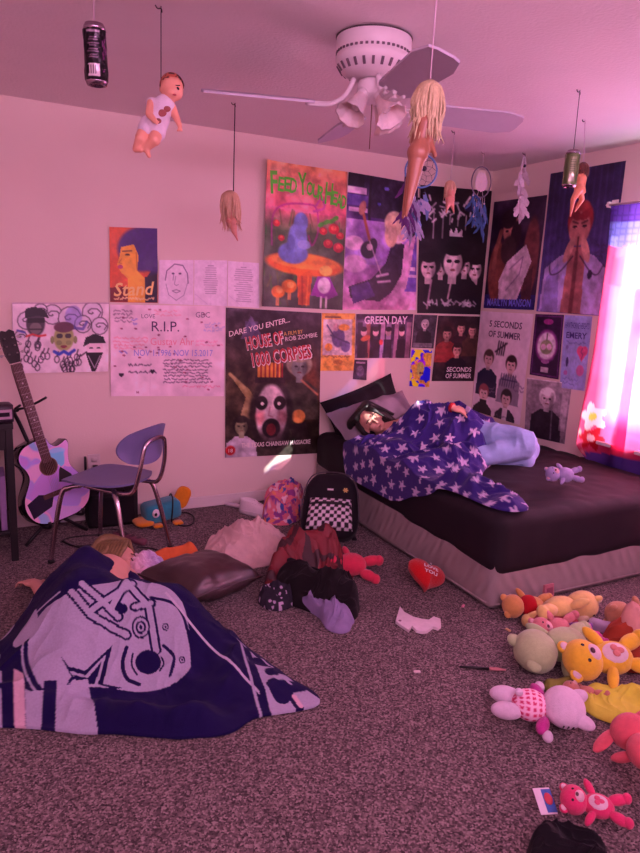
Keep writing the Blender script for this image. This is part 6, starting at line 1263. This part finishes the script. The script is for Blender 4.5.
# ---- scraps
sc = [(90, 272), (70, 340), (100, 362), (130, 382), (145, 360), (165, 382), (190, 388), (215, 385), (240, 365), (262, 372), (278, 362), (275, 330), (245, 319), (222, 334), (190, 330), (150, 320), (110, 298)]
P2 = [tuple(fl(380+x/4.571, 550+y/4.571)) for x, y in sc]; n = len(P2); V = [(p[0], p[1], 0.004) for p in P2]+[(p[0], p[1], 0.018) for p in P2]
F = [tuple(range(n)), tuple(range(2*n-1, n-1, -1))]+[(i, i+n, (i+1) % n+n, (i+1) % n) for i in range(n)]
o = mk('foam_cutout', V, F, mat('white_foam', (236, 224, 228), 0.8, bump=0.2), smooth=False); tag(o, 'white cut-out foam animal shape lying on the carpet', 'cutout')
e = fl(400, 620.5, 0.019); mk('eye_mark', *lathe([(0.007, 0.0), (0.007, 0.002)], 14, T(e[0], e[1], 0.018)), mat('eye_mark', (150, 110, 130), 0.7), o)
t = thing('paint_brush', 'thin paint brush with black handle and pink tip on the carpet', 'brush', fl(483, 668))
a, b, c_ = [Vector(fl(x, y, 0.008)) for x, y in ((459.5, 666.5), (489, 668.5), (506, 670))]
mk('handle', *tube([tuple(a), tuple(a.lerp(b, 0.5)), tuple(b)], [0.004, 0.006, 0.006], 8), black, t, world=True); mk('bristles', *tube([tuple(b), tuple(b.lerp(c_, 0.5)), tuple(c_)], [0.006, 0.008, 0.003], 8), mat('pink_bristle', (206, 140, 140), 0.8), t, world=True)
for (x, y, c_, lb) in ((463, 607, (236, 150, 170), 'tiny pink scrap on the carpet beside the box spring corner'), (508, 631, (226, 200, 140), 'tiny yellow scrap on the carpet near the orange bear'), (417, 673, (236, 220, 220), 'tiny white scrap alone on the open carpet')):
    p = fl(x, y); rj = random.Random(x); tag(mk('paper_scrap', *rbox((p[0], p[1], 0.006), (0.028, 0.013, 0.008), 0.003, (4, 3, 2), T(p[0], p[1], 0) @ RZ(rj.random()*3) @ T(-p[0], -p[1], 0)), mat('scrap_%d' % x, c_, 0.8)), lb, 'scrap')
t = thing('small_carton', 'small dusky pink carton leaning on the box spring behind yellow bear', 'box', M=T(*fl(548, 600)) @ T(0, 0.0, 0.002) @ RZ(0.05) @ RX(-0.15)); cmat = mat('pink_card', (190, 120, 130), 0.6)
mk('carton_body', *box((0, 0, 0.042), (0.065, 0.022, 0.08), 0.002), cmat, t, smooth=False); mk('printed_panel', *box((0, -0.0115, 0.045), (0.045, 0.001, 0.04)), mat('card_print', (150, 80, 100), 0.6), t, smooth=False)
# ================================================================ stuffed toys
eyem = mat('plastic_eye', (24, 16, 18), 0.1)
def bear(label, head, feet, z, col, roll=0.0, belly=None, shirt=None, name='plush_bear', ear='round', zoff=0.0, muz=None, fat=1.0, cat='stuffed toy', headcol=None, tilt=0.0, legcol=None, arms=True, spread=1.0):
    a = Vector(fl(*head, z)); b = Vector(fl(*feet, z)); L_ = (a-b).length; d = (a-b).normalized(); M = T(*((a+b)/2+Vector((0, 0, zoff)))) @ frame(d, (0, 0, 1)) @ RX(roll) @ RY(tilt) @ Matrix.Scale(L_, 4)
    M0 = M; Mr = M.to_3x3().normalized().to_4x4(); t = thing(name, label, cat, M=T(*((a+b)/2+Vector((0, 0, zoff)))) @ Mr)
    S = L_; key = '%d_%d_%d' % tuple(col); m = plush('plush_'+key, col); pm = muz or tuple(min(255, int(c*0.6+255*0.4)) for c in col); mm = plush('plush_%d_%d_%d' % pm, pm)
    hm = m if headcol is None else plush('plush_%d_%d_%d' % headcol, headcol); lm = m if legcol is None else plush('plush_%d_%d_%d' % legcol, legcol)
    def E(nm, c, r_, mt, par, R_=None, **k):
        V, F = ell([x*S for x in c], [x*S for x in r_], R_, 22, 14, **k); V = np.array(V); return mk(nm, V+0.004*S*fbm(V[:, :1]*40/S*0.3, V[:, 1:2]*40/S*0.3, 3), F, mt, par)
    E('body', (-0.06, 0, 0), (0.215, 0.165*fat, 0.14*fat), m, t)
    hd_ = E('head', (0.27, 0, 0.01), (0.185, 0.20, 0.17), hm, t, e1=0.95)
    if ear == 'round':
        for s_ in (-1, 1): E('ear', (0.40, s_*0.145, 0.0), (0.065, 0.068, 0.04), hm, hd_); E('inner_ear', (0.405, s_*0.145, 0.026), (0.042, 0.045, 0.022), mm, hd_)
    elif ear == 'cat':
        for s_ in (-1, 1): E('ear', (0.40, s_*0.15, 0.0), (0.10, 0.07, 0.05), hm, hd_, RZ(s_*0.5).to_3x3())
    elif ear == 'long':
        for s_ in (-1, 1): E('ear', (0.30, s_*0.27, -0.02), (0.085, 0.17, 0.035), hm, hd_, RZ(s_*0.35).to_3x3()); E('inner_ear', (0.30, s_*0.28, 0.008), (0.055, 0.13, 0.02), mm, hd_, RZ(s_*0.35).to_3x3())
    E('muzzle', (0.215, 0, 0.145), (0.07, 0.085, 0.06), mm, hd_)
    E('nose', (0.245, 0, 0.197), (0.022, 0.03, 0.018), mat('toy_nose', (90, 50, 60), 0.5), hd_)
    for s_ in (-1, 1): E('eye', (0.30, s_*0.075, 0.158), (0.020, 0.020, 0.014), eyem, hd_)
    if arms:
        for s_ in (-1, 1): E('arm', (0.06, s_*0.21, 0.04), (0.055, 0.13, 0.055), m if shirt is None else m, t, RZ(s_*-0.5*spread).to_3x3())
    for s_ in (-1, 1):
        lg_ = E('leg', (-0.32, s_*0.13, 0.035), (0.15, 0.078, 0.075), lm, t, RZ(s_*-0.35*spread).to_3x3()); E('foot', (-0.43, s_*0.165, 0.055), (0.068, 0.075, 0.085), lm, lg_)
    if belly: E('belly_patch', (-0.05, 0, 0.075*fat), (0.145, 0.115, 0.082), plush('plush_%d_%d_%d' % belly[0], belly[0]), t); 
    if belly and len(belly) > 1:
        g = G()
        for q in ((-0.02, -0.03), (-0.02, 0.03)): g.add(ell((q[0]*S, q[1]*S, 0.155*S*fat), (0.04*S, 0.036*S, 0.012*S), None, 12, 8))
        g.add(ell((-0.07*S, 0, 0.152*S*fat), (0.05*S, 0.034*S, 0.012*S), None, 12, 8)); g.mk('belly_badge', plush('plush_%d_%d_%d' % belly[1], belly[1]), t)
    if shirt: E('shirt', (-0.01, 0, 0), (0.17, 0.185*fat, 0.16*fat), cloth('shirt_%d_%d_%d' % shirt, shirt), t)
    return t
bear('hot pink plush bear with white belly badge and paper tag', (556, 799), (632, 817), 0.05, (232, 62, 118), -0.45, ((240, 214, 224), (232, 90, 130)), muz=(240, 200, 210), zoff=0.01)
tgp = fl(545, 801, 0.03); t = thing('toy_tag', 'blue and white cardboard tag attached to the hot pink bear', 'tag', M=T(*tgp) @ RZ(-0.35) @ RX(0.45)); mk('card', *box((0, 0, 0), (0.052, 0.075, 0.002)), mat('tag_white', (236, 224, 234), 0.5), t, smooth=False); mk('blue_print', *box((0.012, 0, 0.0015), (0.03, 0.066, 0.001)), mat('tag_blue', (60, 100, 180), 0.5), t, smooth=False); mk('red_print', *ell((0.012, 0.005, 0.002), (0.013, 0.018, 0.0016), None, 14, 6), mat('tag_red', (206, 60, 80), 0.5), t)
bear('mint green plush bear lying face down between pink and yellow bears', (514, 658), (602, 640), 0.07, (190, 210, 152), PI*0.9, zoff=0.015)
bear('golden yellow plush bear with white belly lying on the yellow shirt', (560, 668), (650, 660), 0.08, (250, 208, 62), -0.55, ((238, 220, 224), (220, 140, 130)), muz=(240, 214, 220), zoff=0.025)
bear('pale yellow plush bear lying face down beside the box spring', (596, 606), (528, 617), 0.06, (246, 218, 134), PI*0.75, zoff=0.02)
bear('orange plush bear in a red shirt lying beside the box spring', (500, 608), (556, 607), 0.05, (216, 160, 92), 2.4, shirt=(190, 26, 38), zoff=0.01)
bear('tan plush bear in a dark red shirt at the far side of the toy pile', (603, 617), (668, 616), 0.05, (206, 160, 120), 1.2, shirt=(170, 40, 36), zoff=0.01)
bear('small rose pink plush bear squeezed behind the green bear', (529, 633), (580, 627), 0.05, (222, 140, 142), -0.8, zoff=0.01)
bear('magenta plush toy lying behind the green bear', (576, 628), (612, 648), 0.05, (226, 70, 170), 0.3, name='magenta_plush', fat=0.9, zoff=0.01)
bear('small lavender plush toy wedged between the pale yellow and magenta toys', (560, 624), (592, 628), 0.04, (150, 104, 180), 0.6, name='lavender_plush')
bear('small dusky pink plush doll under the golden yellow bear', (560, 688), (608, 694), 0.035, (206, 136, 120), 0.2, name='pink_plush_doll', fat=0.8, ear='none')
bear('large coral pink long-eared plush toy near the dropped black cloth', (618, 722), (668, 790), 0.10, (240, 104, 118), 2.5, name='plush_rabbit', ear='long', legcol=(236, 112, 96), fat=1.05, zoff=0.02)
bear('hot pink striped plush toy poking out from the red jacket', (314, 560), (382, 569), 0.06, (226, 60, 92), 2.6, name='striped_plush', fat=1.05, zoff=0.005)
bear('lavender grey plush toy with pink face lying on the black sheet', (543, 479), (582, 481), BT+0.06, (170, 160, 206), -0.7, name='lavender_plush', muz=(226, 180, 190), fat=1.25, zoff=0.03)
# white plush cat in a gingham dress
a = Vector(fl(592, 713, 0.07)); b = Vector(fl(486, 699, 0.07)); d = (a-b).normalized(); S = (a-b).length; wp = plush('white_plush', (234, 214, 232))
t = thing('plush_cat', 'white plush cat in a pink gingham dress lying face down', 'stuffed toy', M=T(*((a+b)/2)) @ frame(d, (0, 0, 1)) @ RX(0.25))
def EE(nm, c, r_, m, par, R_=None, **k): return mk(nm, *ell([x*S for x in c], [x*S for x in r_], R_, 26, 16, **k), m, par)
hd_ = EE('head', (0.235, 0, 0.03), (0.20, 0.225, 0.16), wp, t)
for s_ in (-1, 1): EE('ear', (0.385, s_*0.15, 0.03), (0.115, 0.075, 0.06), wp, hd_, RZ(s_*0.55).to_3x3())
for k in range(3): mk('whisker', *tube([((0.20+k*0.04)*S, -0.21*S, -0.02*S), ((0.20+k*0.045)*S, -0.232*S, 0.03*S)], 0.0025, 6), black, hd_)
V, F = ell((-0.08*S, 0, 0), (0.175*S, 0.165*S, 0.135*S), None, 60, 40); V = np.array(V); q = np.arctan2(V[:, 2], V[:, 1])*S*0.16; u = V[:, 0]
ga = np.abs((u*46) % 1-0.5) < 0.2; gb = np.abs((q*46*1.0) % 1-0.5) < 0.2; gc = np.where(ga[:, None] | gb[:, None], lin((246, 200, 222)), lin((214, 50, 110))); mk('gingham_dress', V, F, mat('gingham_cloth', (255, 255, 255), 0.85, attr=True, var=0.1), t, col=gc)
for s_ in (-1, 1):
    EE('leg', (-0.31, s_*0.10, -0.01), (0.15, 0.085, 0.085), wp, t); ar = EE('arm', (0.02, s_*0.20, -0.03), (0.06, 0.11, 0.055), plush('pink_sleeve', (196, 60, 150)), t, RZ(s_*0.4).to_3x3()); EE('paw', (0.055, s_*0.30, -0.055), (0.05, 0.06, 0.05), wp, ar)
EE('tail', (-0.2, 0.02, 0.13), (0.04, 0.04, 0.035), wp, t)
# teal duck-billed plush against the wall
tl = plush('teal_plush', (58, 150, 166)); og = plush('orange_felt', (240, 150, 40))
t = thing('duckbill_plush', 'teal duck-billed plush toy with orange tail by the wall', 'stuffed toy', M=T(-2.60, -0.20, 0.0) @ RZ(math.radians(6)))
mk('body', *rbox((0, 0, 0.082), (0.235, 0.15, 0.125), 0.035, (8, 8, 6), RY(-0.12)), tl, t)
mk('bill', *rbox((-0.135, -0.03, 0.030), (0.12, 0.16, 0.034), (0.05, 0.05, 0.016), (8, 8, 3)), og, t)
mk('tail', *rbox((0.13, 0.0, 0.145), (0.03, 0.10, 0.15), (0.014, 0.045, 0.05), (3, 8, 8), T(0.13, 0.0, 0.145) @ RY(0.45) @ RZ(0.9) @ T(-0.13, 0.0, -0.145)), og, t)
for s_ in (-1, 1): ey = mk('eye', *ell((-0.07, s_*0.078-0.002, 0.09), (0.024, 0.012, 0.028)), mat('eye_white', (240, 232, 236), 0.4), t); mk('pupil', *ell((-0.075, s_*0.09-0.002, 0.088), (0.009, 0.005, 0.011)), eyem, ey)
for x in (-0.06, 0.07): mk('foot', *rbox((x, -0.085, 0.012), (0.06, 0.06, 0.02), 0.009, (4, 4, 2)), og, t)
mk('strap', *tube(spline([(0.03, -0.08, 0.02), (0.035, -0.085, 0.10), (0.045, -0.06, 0.165), (0.06, 0.02, 0.172), (0.07, 0.08, 0.10)], 6), 0.005, 6), black, t)
# ================================================================ cloth in the toy pile
pheap('yellow_shirt', 'crumpled yellow shirt under the golden yellow bear', 'shirt', [(580, 694), (576, 702), (592, 714), (614, 722), (650, 724), (668, 708), (650, 692), (610, 686)], [((600, 700), (640, 708), 0.05, 0.06, 0.09)], cloth('yellow_cotton', (232, 230, 84)), 21, (0.055, 36, 2.2), 80, 220)
pheap('rust_cloth', 'rust brown cloth bundle at the edge of the toy pile', 'cloth', [(598, 650), (610, 664), (640, 672), (675, 660), (672, 640), (640, 632), (612, 638)], [((622, 650), (660, 650), 0.13, 0.14, 0.13)], cloth('rust_cotton', (170, 66, 44)), 22, (0.05, 30, 0.4), 70, 200)
pheap('peach_cloth', 'pale peach cloth draped over the rust brown bundle', 'cloth', [(612, 648), (622, 658), (645, 662), (672, 650), (660, 638), (632, 636)], [((630, 648), (660, 648), 0.17, 0.17, 0.14)], cloth('peach_cotton', (226, 168, 156)), 23, (0.03, 26, 0.4), base=0.02)
pheap('black_cloth', 'black cloth dropped below the hot pink bear', 'cloth', [(524, 866), (530, 848), (548, 840), (580, 842), (606, 856), (620, 885), (570, 905), (526, 890)], [((548, 866), (585, 870), 0.065, 0.07, 0.11)], cloth('black_cotton', (22, 17, 24)), 24, (0.045, 40, 1.0), 70, 200)
pheap('green_sock', 'flat olive green sock under the mint green bear', 'sock', [(543, 684), (553, 693), (575, 690), (572, 682), (556, 680)], [((550, 686), (568, 686), 0.03, 0.03, 0.05)], cloth('olive_knit', (150, 150, 70)), 25, None)
pheap('lavender_ribbon', 'pale lavender ribbon lying behind the magenta toy', 'ribbon', [(586, 622), (592, 628), (612, 634), (616, 630), (600, 622)], [((592, 625), (610, 631), 0.03, 0.03, 0.04)], cloth('lavender_satin', (206, 190, 222)), 26, None)
pheap('dusky_cloth', 'dusky rose cloth under the pale yellow bear', 'cloth', [(527, 624), (540, 634), (575, 636), (582, 624), (560, 618)], [((540, 626), (570, 627), 0.05, 0.05, 0.06)], cloth('dusky_cotton', (190, 92, 92)), 27)
